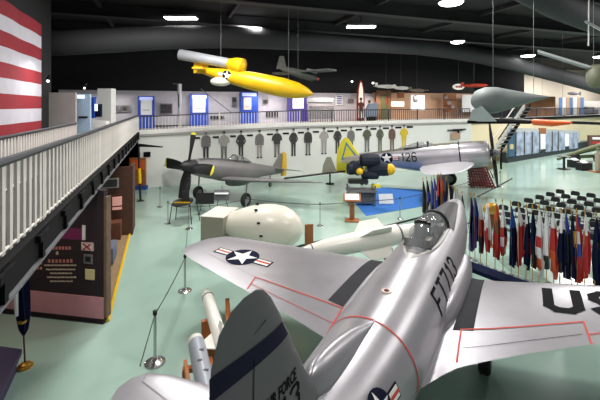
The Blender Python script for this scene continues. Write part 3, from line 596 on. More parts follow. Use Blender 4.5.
m = MB(); m.loft(blade(P(587, 22, 11)-c0, P(640, 50, 10)-c0, .25, .35, .05)); m.build('panel', mat('wing_pale', (0, 0, 0)), t)
m = MB(); m.tube([P(589, -8, 11)-c0, P(588.5, 46, 11)-c0], .018); m.build('white_rod', WHITEM, t)
# ================================================================== BOMBS ON THE FLOOR
t = thing('round_bomb', 'fat cream egg-shaped bomb with a square box tail, beyond the star-marked wing', 'bomb', G(268, 252) )
c = P(268, 226, 12.6)-t.location; nose = P(303, 229, 12.3)-t.location; tail = P(226, 224, 12.9)-t.location; ax = (nose-tail); L = ax.length
m = MB(); m.lathe([(L*f, r) for f, r in ((0, .34), (.08, .42), (.2, .54), (.35, .66), (.5, .73), (.62, .74), (.75, .69), (.87, .55), (.95, .36), (.99, .16), (1, .02))], tail, ax, None, 36); m.build('bomb_body', CREAM, t)
ry = math.atan2(ax.y, ax.x)
tc = P(220, 225, 13.0)-t.location; tc.z = .84
m = MB(); m.box(tc, (.8, 1.25, 1.25), Rz(ry), None, .02); m.build('box_tail', KHAKI, t, False)
m = MB(); m.box(tc+Vector((0, 0, .635)), (.82, 1.27, .02), Rz(ry)); m.build('tail_top_plate', CREAM, t, False)
m = MB(); A = tc+Rz(ry) @ Vector((.4, 0, 0)); m.loft([[A+Rz(ry) @ Vector((0, .6*math.copysign(min(1, abs(math.cos(a))*1.41), math.cos(a)), .6*math.copysign(min(1, abs(math.sin(a))*1.41), math.sin(a)))) for a in [2*PI*k/24 for k in range(24)]], [tail+ax*.06+Rz(ry) @ Vector((0, .42*math.cos(a), .42*math.sin(a))) for a in [2*PI*k/24 for k in range(24)]]]); m.build('tail_flare', KHAKI, t)
for f, an in ((.45, 60), (.52, 25), (.56, -5), (.56, -40), (.42, 90)):
    p = tail+ax*f+(Rz(ry) @ Vector((0, -.735*math.cos(math.radians(an)), .735*math.sin(math.radians(an)))))
    m = MB(); m.box(p, (.1, .05, .06)); m.build('lug', BLACK, t)
m = MB()
for f in (.35, .75):
    p = tail+ax*f; m.box((p.x, p.y, .12), (.12, 1.1, .24), Rz(ry))
m.build('cradle', WOODD, t, False)
# long white bomb
t = thing('finned_bomb', 'long white finned bomb with a pointed nose lying between the egg-shaped bomb and the jet', 'bomb', G(350, 262))
a = P(291, 255, 10.6)-t.location; b = P(398, 234, 11.7)-t.location; e = P(418, 230, 11.9)-t.location; ax = b-a; L = ax.length; axn = ax.normalized()
m = MB(); m.lathe([(L*f, r) for f, r in ((0, .02), (.06, .09), (.16, .18), (.3, .25), (.5, .29), (.75, .31), (.99, .30), (1, .26))], a, ax, None, 28); m.build('bomb_body', WHITE, t)
m = MB(); m.lathe([(L*.985, .315), (L*1.0, .315)], a, ax, None, 28); m.lathe([(L*.17, .19), (L*.18, .195)], a, ax, None, 28); m.build('body_band', STEELG, t)
m = MB(); m.tube([b, e], [.25, .22], None, 24); m.build('tail_section', WHITE, t)
for an in (45, 135, 225, 315):
    r = axn.cross(Vector((0, 0, 1))).normalized()*math.cos(math.radians(an))+Vector((0, 0, 1))*math.sin(math.radians(an)); n = axn.cross(r)*.012
    pl = [(L*.58, .25), (L*.68, .62), (L*.86, .62), (L*.9, .26)]
    m = MB(); m.prism(pl, lambda x, y: a+axn*x+r*y-n, lambda x, y: a+axn*x+r*y+n); m.build('fin', WHITE, t, False)
m = MB()
for f in (.3, .9):
    p = a+axn*L*f; m.box((p.x, p.y, (p.z-.3)/2+.02), (.14, .5, p.z-.3))
p = a+axn*L*.6; m.box((p.x, p.y, .06), (L*.9, .1, .1), Rz(math.atan2(ax.y, ax.x))); m.build('stand', BLACK, t, False)
m = MB(); q = G(309, 250)-t.location
# wooden info stands
def info_stand(px, py, h, label, rz=.2, wd=.5):
    t = thing('info_stand', label, 'info stand', G(px, py), rz, 'wooden information stands')
    m = MB(); m.box((0, 0, .03), (wd, wd*.8, .06), None, None, .01); m.build('base', WOOD, t)
    m = MB(); m.box((0, 0, h/2), (wd*.35, .12, h-.06), None, None, .01); m.build('column', WOOD, t)
    Rt = Matrix.Rotation(math.radians(28), 3, 'X'); m = MB(); m.box((0, 0, h+.04), (wd*1.25, wd*.8, .05), Rt, None, .01); tp = m.build('reading_desk', WOOD, t)
    m = MB(); m.box((0, -.01, h+.075), (wd, wd*.6, .01), Rt); m.build('printed_sheet', PAPER, tp, False)
info_stand(352, 221, 1.0, 'wooden information stand with a white sheet, in front of the blue carpet', -.1, .62)
t = thing('wooden_post', 'plain brown wooden post sign standing by the nose of the long white bomb', 'sign', G(309, 253), .2)
m = MB(); m.box((0, 0, .5), (.3, .06, 1.0), None, None, .01); m.build('post_board', WOOD, t); m = MB(); m.box((0, 0, .02), (.4, .35, .04)); m.build('base', WOOD, t)
# blue carpet with pod cluster
cp = [G(350, 197), G(366, 216), G(425, 206), G(424, 190), G(372, 187)]
m = MB(); m.loft([cp, [p+Vector((0, 0, .02)) for p in cp]]); tag(m.build('carpet', CARPB, None, False), 'bright blue carpet patch under the dark pod display', 'carpet')
base = G(362, 205); t = thing('weapon_pod_display', 'cluster of dark navy pods with yellow ends on a grey cart over the blue carpet', 'weapon display', base)
D0 = base.y
def LP(x, y, dd=0): return P(x, y, D0+dd)-base
m = MB(); m.box(LP(361, 190)+Vector((0, 0, 0)), (1.5, .9, .1), None, None, .02)
for x in (348, 374):
    for dy in (-.3, .3): q = LP(x, 197); m.box((q.x, dy, .55), (.08, .08, 1.0))
m.build('cart_frame', STEELG, t)
m = MB(); m.box(LP(366, 197), (.9, .6, .5), None, None, .05); m.build('engine_block', mat('machine_grey', (84, 88, 88), .5, .2, .2, 4), t)
m = MB(); m.box(LP(356, 181)+Vector((.1, 0, 0)), (1.0, .5, .2), None, None, .03); m.build('mounting_head', BLACK, t)
m = MB(); m.box(LP(376, 186), (.4, .3, .16), Rz(.2), None, .02); m.build('yellow_box', YELB, t)
for q, L, rr, yl, d in (((370, 160), 1.05, .34, None, (1, .1, 0)), ((356, 168), .8, .3, ((357, 176), .18), (.3, -.9, -.25)), ((379, 169), 1.2, .36, ((391, 168), .3), (1, -.5, .05)), ((352, 169), .5, .3, None, (1, .2, 0)), ((370, 175), .9, .22, None, (1, -.3, 0))):
    dv = Vector(d).normalized(); cc = LP(*q); m = MB(); m.lathe([(-L*.5, rr*.55), (-L*.45, rr*.9), (-L*.2, rr), (L*.2, rr), (L*.42, rr*.9), (L*.5, rr*.5)], cc, dv, None, 12); po = m.build('pod', BULGE, t, True, 25)
    if yl:
        m = MB(); m.lathe([(-.1, yl[1]), (.1, yl[1]*.95), (.22, yl[1]*.5), (.25, .02)], cc+dv*L*.48, dv, None, 16); m.build('pod_cap', YELL, po)
m = MB(); m.box(LP(366, 176), (.12, .12, .9)); m.box(LP(361, 180), (.5, .1, .1)); m.build('support_column', STEELG, t)
t = thing('caption_card', 'white caption card leaning on the blue carpet', 'sign', G(386, 205), .1)
m = MB(); m.box((0, 0, .32), (.75, .03, .5), Matrix.Rotation(-.35, 3, 'X')); m.build('card', PAPER, t, False); m = MB(); m.box((0, .14, .2), (.06, .03, .42), Matrix.Rotation(.3, 3, 'X')); m.build('prop_leg', BLACK, t)
# small missiles on wooden stands, lower left
t = thing('small_missile', 'small white missile with swept fins pointing away on a low wooden cradle', 'missile', G(212, 352, 0))
a = G(224, 352, 1.0)-t.location; b = G(205.5, 289, 1.0)-t.location
ax = b-a; L = ax.length; axn = ax.normalized()
m = MB(); m.lathe([(L*f, r) for f, r in ((0, .1), (.02, .125), (.8, .125), (.9, .1), (.97, .05), (1, .01))], a, ax, None, 20); m.build('missile_body', WHITE, t)
m = MB(); m.lathe([(L*.8, .128), (L*.815, .128)], a, ax, None, 20); m.build('body_band', STEEL, t)
sd = axn.cross(Vector((0, 0, 1))).normalized()
for an in (0, 90, 180, 270):
    r = sd*math.cos(math.radians(an))+Vector((0, 0, 1))*math.sin(math.radians(an)); n = axn.cross(r)*.01
    m = MB(); m.prism([(.12, .1), (.3, .5), (.42, .5), (.8, .1)], lambda x, y: a+axn*x*.8+r*y*.75-n, lambda x, y: a+axn*x*.8+r*y*.75+n); m.build('fin', WHITE, t, False)
m = MB()
for f in (.22, .6): p = a+axn*L*f; m.box((p.x, p.y, .41), (.4, .09, .82), Rz(math.atan2(ax.y, ax.x)-PI/2), None, .01)
p = a+axn*L*.5; m.box((p.x, p.y, .06), (.1, L*.8, .12), Rz(math.atan2(ax.y, ax.x)-PI/2)); m.box((p.x+.28, p.y+.1, .8), (.09, L*.75, .12), Rz(math.atan2(ax.y, ax.x)-PI/2-.15)); m.box((p.x+.28, p.y+.5, .38), (.08, .08, .76)); m.build('wooden_cradle', ORW, t)
t = thing('small_missile', 'stubby grey missile with a white nose on an orange wooden stand, nearest the tailplane', 'missile', G(200, 392, 0))
a = G(209, 402, 1.0)-t.location; b = G(195, 337, 1.0)-t.location
ax = b-a; L = ax.length; axn = ax.normalized()
GM = mat('missile_grey', (150, 156, 166), .4, .1)
m = MB(); m.lathe([(0, .1), (.02, .14), (L*.86, .14)], a, ax, None, 20); m.build('missile_body', GM, t)
m = MB(); m.lathe([(L*.86, .141), (L*.94, .125), (L*.985, .08), (L, .02)], a, ax, None, 20); m.build('nose_cap', WHITE, t)
m = MB(); 
for f, s in ((.62, 1), (.45, 0), (.3, 1)): p = a+axn*L*f+Vector((-.03+.06*s, -.0, .137)); m.box(p, (.07, .04, .012))
m.build('marking_plate', BLACK, t, False)
rz = math.atan2(ax.y, ax.x)-PI/2
m = MB(); cx = a+axn*L*.45; Rr = Rz(rz)
for s in (-.2, .2): m.box(Vector((cx.x, cx.y, .8))+Rr @ Vector((s, 0, 0)), (.06, 1.05, .14), Rr, None, .01)
for s in (-.45, .45):
    m.box(Vector((cx.x, cx.y, .74))+Rr @ Vector((0, s, 0)), (.5, .1, .08), Rr, None, .01)
    for q in (-.22, .22): m.box(Vector((cx.x, cx.y, .36))+Rr @ Vector((q, s, 0)), (.07, .07, .72), Rr)
m.box(Vector((cx.x, cx.y, .2))+Rr @ Vector((-.22, 0, 0)), (.04, .9, .3), Rr); m.build('wooden_stand', ORW, t)
# ================================================================== STANCHIONS AND ROPES
def stanchion(px, py, h, label, r=.028, base=.17, mt=CHROME):
    g = G(px, py); t = thing('stanchion', label, 'barrier post', g, 0, 'rope barrier posts')
    m = MB(); m.lathe([(0, base), (.02, base), (.05, base*.6), (.06, r)], (0, 0, 0), (0, 0, 1), None, 24); m.build('base', mt, t)
    m = MB(); m.tube([(0, 0, .05), (0, 0, h)], r, None, 12); m.build('pole', mt, t)
    m = MB(); m.lathe([(-.04, r*1.3), (.03, r*1.5), (.05, r)], (0, 0, h)); m.build('cap', BLACK, t)
    return g+Vector((0, 0, h-.03))
s1 = stanchion(155, 363, 1.0, 'nearest chrome barrier post, above the tip of the jet tailplane', .03, .2)
s2 = stanchion(185, 291, .95, 'chrome barrier post beside the tip of the star-marked wing', .028, .18)
s3 = stanchion(189, 229, .95, 'chrome barrier post below the black propeller', .02, .16)
s4 = stanchion(320, 226, .95, 'thin grey barrier post left of the wooden information stand', .02, .14)
s5 = stanchion(400, 219, .95, 'thin grey barrier post on the right of the blue carpet', .02, .14)
s6 = stanchion(168, 224, .95, 'thin grey barrier post standing left of the black propeller', .02, .14)
s7 = stanchion(246, 219, .95, 'thin grey barrier post behind the egg-shaped bomb', .02, .14)
s8 = stanchion(500, 187, .95, 'thin grey barrier post in front of the silver propeller fighter', .02, .14)
s9 = stanchion(160, 207, .95, 'small barrier post nearest the white wall at the left', .02, .14)
def rope(a, b, sag, label, r=.012, mt=BLACK):
    m = MB(); m.tube([a.lerp(b, i/12)-Vector((0, 0, sag*4*(i/12)*(1-i/12))) for i in range(13)], r, None, 6); tag(m.build('rope', mt), label, 'rope', 'barrier ropes')
rope(s1, s2, .05, 'black barrier rope between the two nearest chrome posts')
rope(s1, P(140, 366, 6.2)*1, .0, 'black barrier rope running from the nearest chrome post down to the left', .01)
rope(s2, s3, .1, 'black barrier rope from the wing tip post to the post below the propeller', .008)
rope(s3, s6, .1, 'black barrier rope between the two posts below the propeller', .008)
rope(s3, s7, .1, 'black barrier rope passing under the grey propeller fighter', .01)
rope(s7, s4, .05, 'black barrier rope passing behind the egg-shaped bomb', .015)
rope(s4, s5, .02, 'black barrier rope crossing in front of the blue carpet', .015)
rope(s5, s8, .1, 'black barrier rope from the blue carpet to the silver propeller fighter', .012)
# low black barrier rails
for a, b, l in ((G(288, 250), G(360, 232), 'low black floor rail left of the long white bomb'), (G(382, 228), G(425, 217), 'low black floor rail behind the long white bomb'), (G(478, 197), G(512, 179), 'black floor rail at the propeller of the silver fighter')):
    m = MB(); m.tube([a+Vector((0, 0, .04)), b+Vector((0, 0, .04))], .04, None, 8); tag(m.build('floor_rail', BLACK), l, 'floor rail', 'low floor rails')
# sign easels and tables at the propeller
for px, py, wd, h, l, lit in ((205, 216, .85, .62, 'small black framed sign standing under the nose of the grey fighter', 0), (222, 209, .75, .5, 'small sign with a white top sheet right of the black framed sign', 1)):
    t = thing('sign_stand', l, 'sign', G(px, py)); m = MB(); m.box((0, 0, h+.2), (wd, .05, .5), Matrix.Rotation(-.2, 3, 'X')); m.build('board', BLACK if not lit else ALU2, t, False)
    m = MB(); m.tube([(-.3, .1, 0), (0, 0, h+.65), (.3, .1, 0)], .018); m.build('easel_frame', BLACK, t)
    if lit: m = MB(); m.box((0, -.12, h+.3), (wd*.9, .3, .03)); m.build('top_sheet', PAPER, t, False)
t = thing('machine_gun_table', 'dark round-topped table with a gun display on thin legs below the propeller', 'display table', G(183, 222))
m = MB(); m.lathe([(0, .75), (.05, .75)], (0, 0, .86), (0, 0, 1), None, 24, 1, .55); m.build('table_top', BLACK, t)
for a in (.4, 2.2, 4.0, 5.4): m = MB(); m.tube([(.6*math.cos(a), .35*math.sin(a), .87), (.75*math.cos(a), .45*math.sin(a), 0)], .02); m.build('leg', BLACK, t)
m = MB(); m.box((.15, -.1, 1.15), (.3, .2, .5), Rz(.3), None, .03); m.tube([(.0, 0, 1.3), (.25, .1, 1.9)], .09); m.build('gun', BLACK, t)
m = MB(); m.box((.05, -.3, .93), (.7, .06, .04)); m.build('yellow_edge', YELL, t)
# black and yellow pole at left
t = thing('striped_pole', 'slim black pole with a yellow band standing before the white wall at the left', 'pole', G(140.5, 201))
m = MB(); m.tube([(0, 0, 0), (-.1, 0, 3.0)], .06, None, 10); m.build('pole', BLACK, t); m = MB(); m.tube([(-.035, 0, .95), (-.07, 0, 1.75)], .085, None, 10); m.build('yellow_band', YELL, t)
m = MB(); m.tube([(-.1, 0, 3.0), (1.2, 0, 2.9)], [.09, .03], None, 10); m.build('arm', STEEL, t)
m = MB(); m.lathe([(0, .2), (.03, .18)], (0, 0, 0)); m.build('base', BLACK, t)
# ================================================================== PRINTED AIRMEN ON THE WALL
def human2d(w, k):
    """outline polygons (part, polygon) of a standing figure of height 1, centre x=0"""
    arms = k % 3
    P_ = [('legs', [(-.10, 0), (-.03, 0), (-.012, .42), (.012, .42), (.03, 0), (.10, 0), (.105, .3), (.115, .52), (-.115, .52), (-.105, .3)]),
          ('torso', [(-.12, .46), (.12, .46), (.13, .62), (.155, .76), (.12, .82), (.035, .845), (-.035, .845), (-.12, .82), (-.155, .76), (-.13, .62)]),
          ('head', [(.05*math.cos(2*PI*i/12), .905+.062*math.sin(2*PI*i/12)) for i in range(12)]),
          ('cap', [(-.056, .925), (.056, .925), (.05, .975), (0, .998), (-.05, .975)])]
    for s in (-1, 1):
        if arms == 0: a = [(s*.12, .8), (s*.17, .76), (s*.19, .6), (s*.17, .44), (s*.13, .45), (s*.135, .6)]
        elif arms == 1: a = [(s*.12, .8), (s*.18, .74), (s*.21, .6), (s*.06, .55), (s*.04, .6), (s*.14, .64)]
        else: a = [(s*.12, .8), (s*.18, .74), (s*.23, .62), (s*.15, .5), (s*.11, .53), (s*.16, .62)]
        P_.append(('arm', a))
    for s in (-1, 1): P_.append(('shoe', [(s*.02, 0), (s*.12, 0), (s*.11, .04), (s*.03, .05)]))
    return P_
figs = [(206, PR2, PR1, 'dark bulky flight suit and helmet, first from the left'), (224, PR3, PR2, 'pale breeches and belt, second from the left'), (241, PR1, PR1, 'long dark coat, third from the left'), (259.5, PR2, PR3, 'open jacket and pale trousers, fourth from the left'),
 (277, PR1, PR2, 'dark jacket with pale trousers, above the yellow rudder'), (293.5, PR1, PR1, 'all-dark uniform, just right of the yellow rudder'), (308, PR1, PR2, 'dark tunic with hands clasped, midway along the wall'), (324, PR3, PR3, 'light grey with bent arms, left of the yellow tail'),
 (337.5, PR1, PR1, 'dark jacket directly left of the yellow tail tip'), (351, PR2, PR2, 'grey suit directly above the yellow tail'), (367, PR6, PR2, 'grey-green suit, one arm raised, right of the yellow tail'), (380, PR6, PR6, 'olive green flight suit, third from the right'), (392, PR4, PR4, 'brown suit, second from the right'), (404, PR5, PR5, 'bright yellow flight suit, last on the right')]
for k, (px, top, leg, lb) in enumerate(figs):
    y1 = 130.5 if px < 230 else 130.5-(px-230)*.035; y0 = y1+30-(px-206)*.026
    b = .10; a = a_at(px, b); z1, z0 = zb(px, y1, b), zb(px, y0, b); h = z1-z0
    t = thing('airman_print', 'wall print of an airman in '+lb, 'wall print', B(a, b, z0), math.atan2(v.y, v.x), 'printed airmen on the white wall')
    for nm, poly in human2d(0, k):
        mm = {'legs': leg, 'torso': top, 'arm': top, 'head': PR3, 'cap': PR1 if top is not PR5 else PR4, 'shoe': PR1}[nm]
        sx = .84+.1*math.sin(k*2.1); o1 = {'legs': .010, 'torso': .014, 'arm': .018, 'head': .014, 'cap': .019, 'shoe': .016}[nm]
        m = MB(); m.prism(poly, lambda x, z: (x*h*sx, -o1, z*h), lambda x, z: (x*h*sx, -.001, z*h)); m.build(nm, mm, t, False)
who = ['left of the first airman', 'right of the first airman', 'right of the pale breeches airman', 'right of the long-coated airman', 'above the yellow rudder', 'right of the yellow rudder', 'right of the all-dark airman', 'left of the light grey airman', 'right of the light grey airman', 'above the yellow tail tip', 'left of the raised-arm airman', 'right of the raised-arm airman', 'left of the brown-suited airman', 'left of the yellow-suited airman', 'right of the yellow-suited airman']
for ki, px in enumerate((197, 216, 233, 250, 270, 286, 301, 316, 330.5, 344, 359, 373.5, 386, 398.5, 410)):
    yy = 138-(px-197)*.052; m = MB(); hbox(m, px-3, px+3, yy-.8, yy+.9, .085, .035); o = m.build('name_plate', INK, None, False); tag(o, 'small black name plate on the white wall, '+who[ki], 'name plate', 'name plates between the airmen')
m = MB(); hbox(m, 143.5, 150.5, 152, 157, .06, .06); tag(m.build('name_plate', INK, None, False), 'larger black plate low on the white wall near its left end', 'sign')
# wall aeroplane silhouette at the right of the white wall
t = thing('wall_model', 'small dark gun model mounted on the white wall above the silver fighter', 'wall model', B(a_at(457, .05), .0, zb(457, 130, 0)), math.atan2(v.y, v.x))
m = MB(); m.tube([(-1.0, 0, 0), (.9, 0, .05)], .05); m.box((0, 0, 0), (.9, .1, .16)); m.box((.1, 0, -.2), (.1, .08, .4)); m.build('gun', STEEL, t)
m = MB(); m.box((-.2, 0, -.5), (.9, .1, .5)); m.build('bracket_board', mat('board_tan', (170, 140, 120), .7), t, False)
# ================================================================== GALLERY EXHIBITS
def pic(px0, px1, y0, y1, b, name, mt, label, cat, frame=None, group=None, th=.06, inner=None):
    a0, a1 = a_at(px0, b), a_at(px1, b); xm = (px0+px1)/2; z1, z0 = zb(xm, y0, b), zb(xm, y1, b)
    t = thing(name, label, cat, B((a0+a1)/2, b, z0), math.atan2(v.y, v.x), group); W = abs(a1-a0); H = z1-z0
    m = MB(); m.box((0, 0, H/2), (W, th, H)); m.build('panel', mt, t, False)
    for (f0, f1, g0, g1, m2, nm) in (inner or []):
        m = MB(); m.box(((f0+f1-1)*W/2, -th/2-.01, (g0+g1)*H/2), ((f1-f0)*W, .03, (g1-g0)*H)); m.build(nm, m2, t, False)
    return t
BL = [(138, 154.5, 96, 'left end of the back gallery', (141, 152, 99.5, 114.5), PAPER), (190, 208, 94, 'gallery behind the silver upright rocket', (192.5, 205, 98, 113), PAPER), (240, 257.5, 92, 'gallery under the middle of the yellow flying bomb', (243, 250.5, 98, 111), mat('poster_peach', (230, 206, 190), .6))]
for x0, x1, y0, lb, ins, pm in BL:
    W = x1-x0; H = 124-y0; pic(x0, x1, y0, zf(0) and 130.5-(x0-138)*.03, 3.5, 'poster_booth', BLUEP, 'blue poster booth with a bright poster, '+lb, 'poster booth', None, 'blue poster booths', .5,
      [((ins[0]-x0)/W, (ins[1]-x0)/W, 1-(ins[3]-y0)/(130-y0), 1-(ins[2]-y0)/(130-y0), pm, 'poster'), (.1, .9, .88, .97, mat('header_light', (180, 190, 250), .5, emit=.6), 'header_strip'), ((ins[0]-x0)/W+.12, (ins[1]-x0)/W-.12, .58, .61, PR3, 'poster_print')])
pic(288, 306.5, 92, 126, 3.5, 'poster_booth', VIOLP, 'violet poster booth with a glowing white square poster under the nose of the flying bomb', 'poster booth', None, None, .5, [(.2, .78, .52, .82, mat('poster_lit', (250, 240, 250), .5, emit=1.2), 'poster'), (.35, .6, .62, .72, PINK, 'poster_print')])
for x0, x1, y0, y1, mt, lb, inn in ((160, 172.5, 103.5, 114, PR2, 'grey photograph left of the silver upright rocket', [(.08, .92, .1, .9, PR1, 'print'), (.15, .4, .3, .8, PR3, 'print')]), (232, 236.5, 97, 107, PR2, 'narrow grey photograph left of the third blue booth', [(.1, .9, .5, .9, PR1, 'print')]),
   (262.5, 268, 96.5, 104.5, PR3, 'small dark photograph right of the third blue booth', [(.1, .9, .1, .6, PR1, 'print')]), (266, 278, 111.5, 117, PR1, 'dark low panel right of the third blue booth', []), (210, 224, 116, 119, BLACK, 'long black nameplate right of the second blue booth', []),
   (335.5, 342.5, 95, 105, PAPER, 'white notice with violet lines left of the rocket sign', [(.15, .85, .15+.22*i, .25+.22*i, VIOLP, 'line') for i in range(4)]), (348.5, 353.5, 99, 103, PR2, 'small grey picture just left of the rocket sign', []),
   (398, 404, 92, 98, WOOD, 'small brown picture on the tan wall', []), (114, 130, 105, 112, PR3, 'framed photograph on the grey gallery wall left of the first blue booth', [(.06, .94, .12, .88, PR2, 'print'), (.2, .4, .2, .8, PAPER, 'print'), (.55, .8, .2, .7, PR1, 'print')])):
    pic(x0, x1, y0, y1, 3.9, 'picture', mt, lb, 'picture', None, 'pictures on the gallery walls', .06, inn)
pic(390, 404, 101.5, 106.5, 3.6, 'white_case', mat('lit_white', (250, 240, 224), .5, emit=.9), 'glowing long low white case on the tan gallery wall', 'light box')  # glowing panel stands in for bright white cases
pic(411, 424.5, 95, 110, 3.3, 'screen', mat('screen_white', (240, 244, 248), .5, emit=.8), 'bright white screen behind a dark helmet shape, on the right part of the gallery', 'screen')
m = MB(); p = B(a_at(415.5, 3.0), 3.0, zb(415.5, 99, 3.0)); m.ball(p, .28, None, (.9, .9, 1.2)); tag(m.build('helmet', PR3), 'grey helmet shape in front of the white screen', 'helmet')
pic(462, 480, 95, 112, 3.4, 'white_panel', PAPER, 'plain white panel at the right end of the back gallery', 'panel')
pic(307, 333, 98, 104, 2.6, 'display_case', mat('case_white', (236, 232, 232), .4), 'long white display shelf right of the violet booth', 'display case', inner=[(.02, .98, .1, .3, STEELG, 'edge')])
t = pic(309, 334, 106, 119, 2.6, 'glass_case', GLASS, 'long low glass case under the white display shelf', 'display case')
pic(376, 391, 90.5, 120, 3.5, 'mural', mat('mural_brown', (120, 86, 60), .7, 0, .3, 2), 'brown mural with a green figure right of the blue-grey seat', 'mural', inner=[(.3, .8, .0, .85, GREENO, 'green_figure'), (.62, .8, .5, .8, mat('mural_red', (150, 70, 50), .7), 'red_patch')])
pic(443, 456, 93, 112, 3.2, 'shelf_unit', WOOD, 'tan shelf unit holding pale helmets near the right end of the gallery', 'shelf unit', inner=[(.05, .95, .3, .34, WOODD, 'shelf'), (.05, .95, .62, .66, WOODD, 'shelf')])
for i, (x, y) in enumerate(((446, 97), (449, 103), (452.5, 107))):
    m = MB(); m.ball(B(a_at(x, 2.95), 2.95, zb(x, y, 2.95)), .16, None, (1, 1, 1.2)); tag(m.build('flight_helmet', PR3), ('upper left', 'middle', 'lower right')[i]+' pale flight helmet of the tan shelf unit', 'helmet', 'flight helmets on the shelf unit')
# tall red rocket sign
c0 = B(a_at(360.5, 2.4), 2.4, zf(12)); t = thing('rocket_sign', 'tall pointed red and white rocket panel standing on the back gallery', 'sign', c0, math.atan2(v.y, v.x)); k = D_ = c0.y/F
H = zb(360.5, 80, 2.4)-c0.z; Wd = 4.2*k; arch = [(-Wd, 0), (-Wd, H*.55), (-Wd*.8, H*.78), (-Wd*.4, H*.94), (0, H), (Wd*.4, H*.94), (Wd*.8, H*.78), (Wd, H*.55), (Wd, 0)]
m = MB(); m.prism(arch, lambda x, z: (x, -.06, z), lambda x, z: (x, .06, z)); m.build('red_border', mat('sign_red', (150, 40, 34), .6), t, False)
m = MB(); m.prism([(x*.62, .25+z*.88) for x, z in arch], lambda x, z: (x, -.1, z), lambda x, z: (x, -.05, z)); m.build('white_panel', mat('rocket_white', (240, 232, 216), .5, emit=.5), t, False)
# upright silver rocket on gallery
c0 = B(a_at(179.5, 1.6), 1.6, 3.55+.2); t = thing('upright_rocket', 'slim silver rocket tube standing upright on the gallery between the blue booths', 'rocket', c0)
H = zb(179.5, 84, 1.6)-c0.z; m = MB(); m.tube([(0, 0, 0), (0, 0, H*.78), (0, 0, H)], [.09, .15, .15], None, 14); m.build('tube', mat('silver_tube', (206, 206, 210), .35, .4), t); m = MB(); m.tube([(0, 0, H), (-.45, 0, H+.03)], .03); m.build('top_arm', STEELG, t); m = MB(); m.box((0, -.15, H*.6), (.06, .02, .9)); m.build('dark_stripe', STEEL, t)
# slanted pole with fins
m = MB(); m.tube([B(a_at(201, 2), 2, zb(201, 89, 2)), B(a_at(232, 2), 2, zb(232, 113, 2))], .03); tag(m.build('slanted_pole', STEELG), 'thin grey pole slanting down behind the gallery railing between the second and third booths', 'pole')
# people on the gallery
def person(px, y0, y1, b, coat, leg, label, hat=None, rz=0.):
    a = a_at(px, b); z1 = zb(px, y0, b); z0 = zf(a); h = 1.75; k = h/1.75
    t = thing('person', label, 'person', B(a, b, z0), rz); me = bpy.data.meshes.new('body')
    J = [((0, 0, .95), .15), ((0, 0, 1.2), .15), ((0, 0, 1.42), .16), ((0, 0, 1.52), .06), ((0, 0, 1.56), .06), ((-.19, 0, 1.40), .07), ((.19, 0, 1.40), .07), ((-.25, .02, 1.12), .05), ((.25, .02, 1.12), .05), ((-.2, -.12, .92), .035), ((.2, -.12, .92), .035), ((-.1, 0, .9), .1), ((.1, 0, .9), .1), ((-.11, -.01, .5), .065), ((.11, -.01, .5), .065), ((-.12, 0, .08), .045), ((.12, 0, .08), .045), ((-.13, -.14, .04), .04), ((.13, -.14, .04), .04), ((0, -.01, 1.66), .1), ((0, 0, 1.74), .07)]
    E = [(0, 1), (1, 2), (2, 3), (3, 4), (2, 5), (2, 6), (5, 7), (6, 8), (7, 9), (8, 10), (0, 11), (0, 12), (11, 13), (12, 14), (13, 15), (14, 16), (15, 17), (16, 18), (4, 19), (19, 20)]
    me.from_pydata([j[0] for j in J], E, []); o = bpy.data.objects.new('body', me); COL.objects.link(o)
    sk = o.modifiers.new('s', 'SKIN'); o.modifiers.new('d', 'SUBSURF').levels = 1
    for vv, j in zip(me.skin_vertices[0].data, J): vv.radius = (j[1], j[1]*.8); 
    me.skin_vertices[0].data[0].use_root = True
    dg = bpy.context.evaluated_depsgraph_get(); m2 = bpy.data.meshes.new_from_object(o.evaluated_get(dg)); bpy.data.objects.remove(o)
    m2.materials.clear(); 
    for q in (SKIN, coat, leg, BLACK): m2.materials.append(q)
    for p in m2.polygons: z = p.center.z; p.material_index = 0 if z > 1.53 or (abs(p.center.x) > .15 and z < .98 and z > .8) else (1 if z > .9 else (2 if z > .1 else 3)); p.use_smooth = True
    o = bpy.data.objects.new('body', m2); COL.objects.link(o); o.parent = t
    m = MB(); m.ball((0, .02, 1.735), .098, None, (.95, 1.05, .75)); m.build('hair', FBLK, t)
    if hat: m = MB(); m.lathe([(0, .17), (.02, .17), (.03, .1), (.12, .09), (.13, .03)], (0, 0, 1.76)); m.build('hat', hat, t)
    for s in (-.035, .035): m = MB(); m.ball((s, -.088, 1.68), .012); m.build('eye', BLACK, t)
person(361, 98, 120, 1.7, mat('coat_maroon', (96, 44, 40), .8), mat('trouser_dark', (50, 34, 34), .8), 'person in a dark maroon coat and black hat standing before the rocket panel', BLACK)
t = thing('ejection_seat', 'blue-grey ejection seat on the gallery right of the person in maroon', 'seat', B(a_at(371.5, 1.9), 1.9, zf(12)), math.atan2(v.y, v.x))
BG = mat('blue_grey', (128, 144, 164), .6); m = MB(); m.loft([[(-.55, -.2, .35), (.45, -.2, .35), (.45, .3, .35), (-.55, .3, .35)], [(-.5, -.2, .9), (.5, -.2, .9), (.5, .3, .9), (-.5, .3, .9)], [(-.15, -.1, 1.45), (.5, -.1, 1.5), (.5, .3, 1.5), (-.15, .3, 1.45)]]); m.build('shell', BG, t)
m = MB(); m.box((0, 0, .2), (.7, .4, .4)); m.build('base', STEEL, t); m = MB(); m.ball((-.2, 0, 1.6), .13); m.build('headrest', FBRN, t)
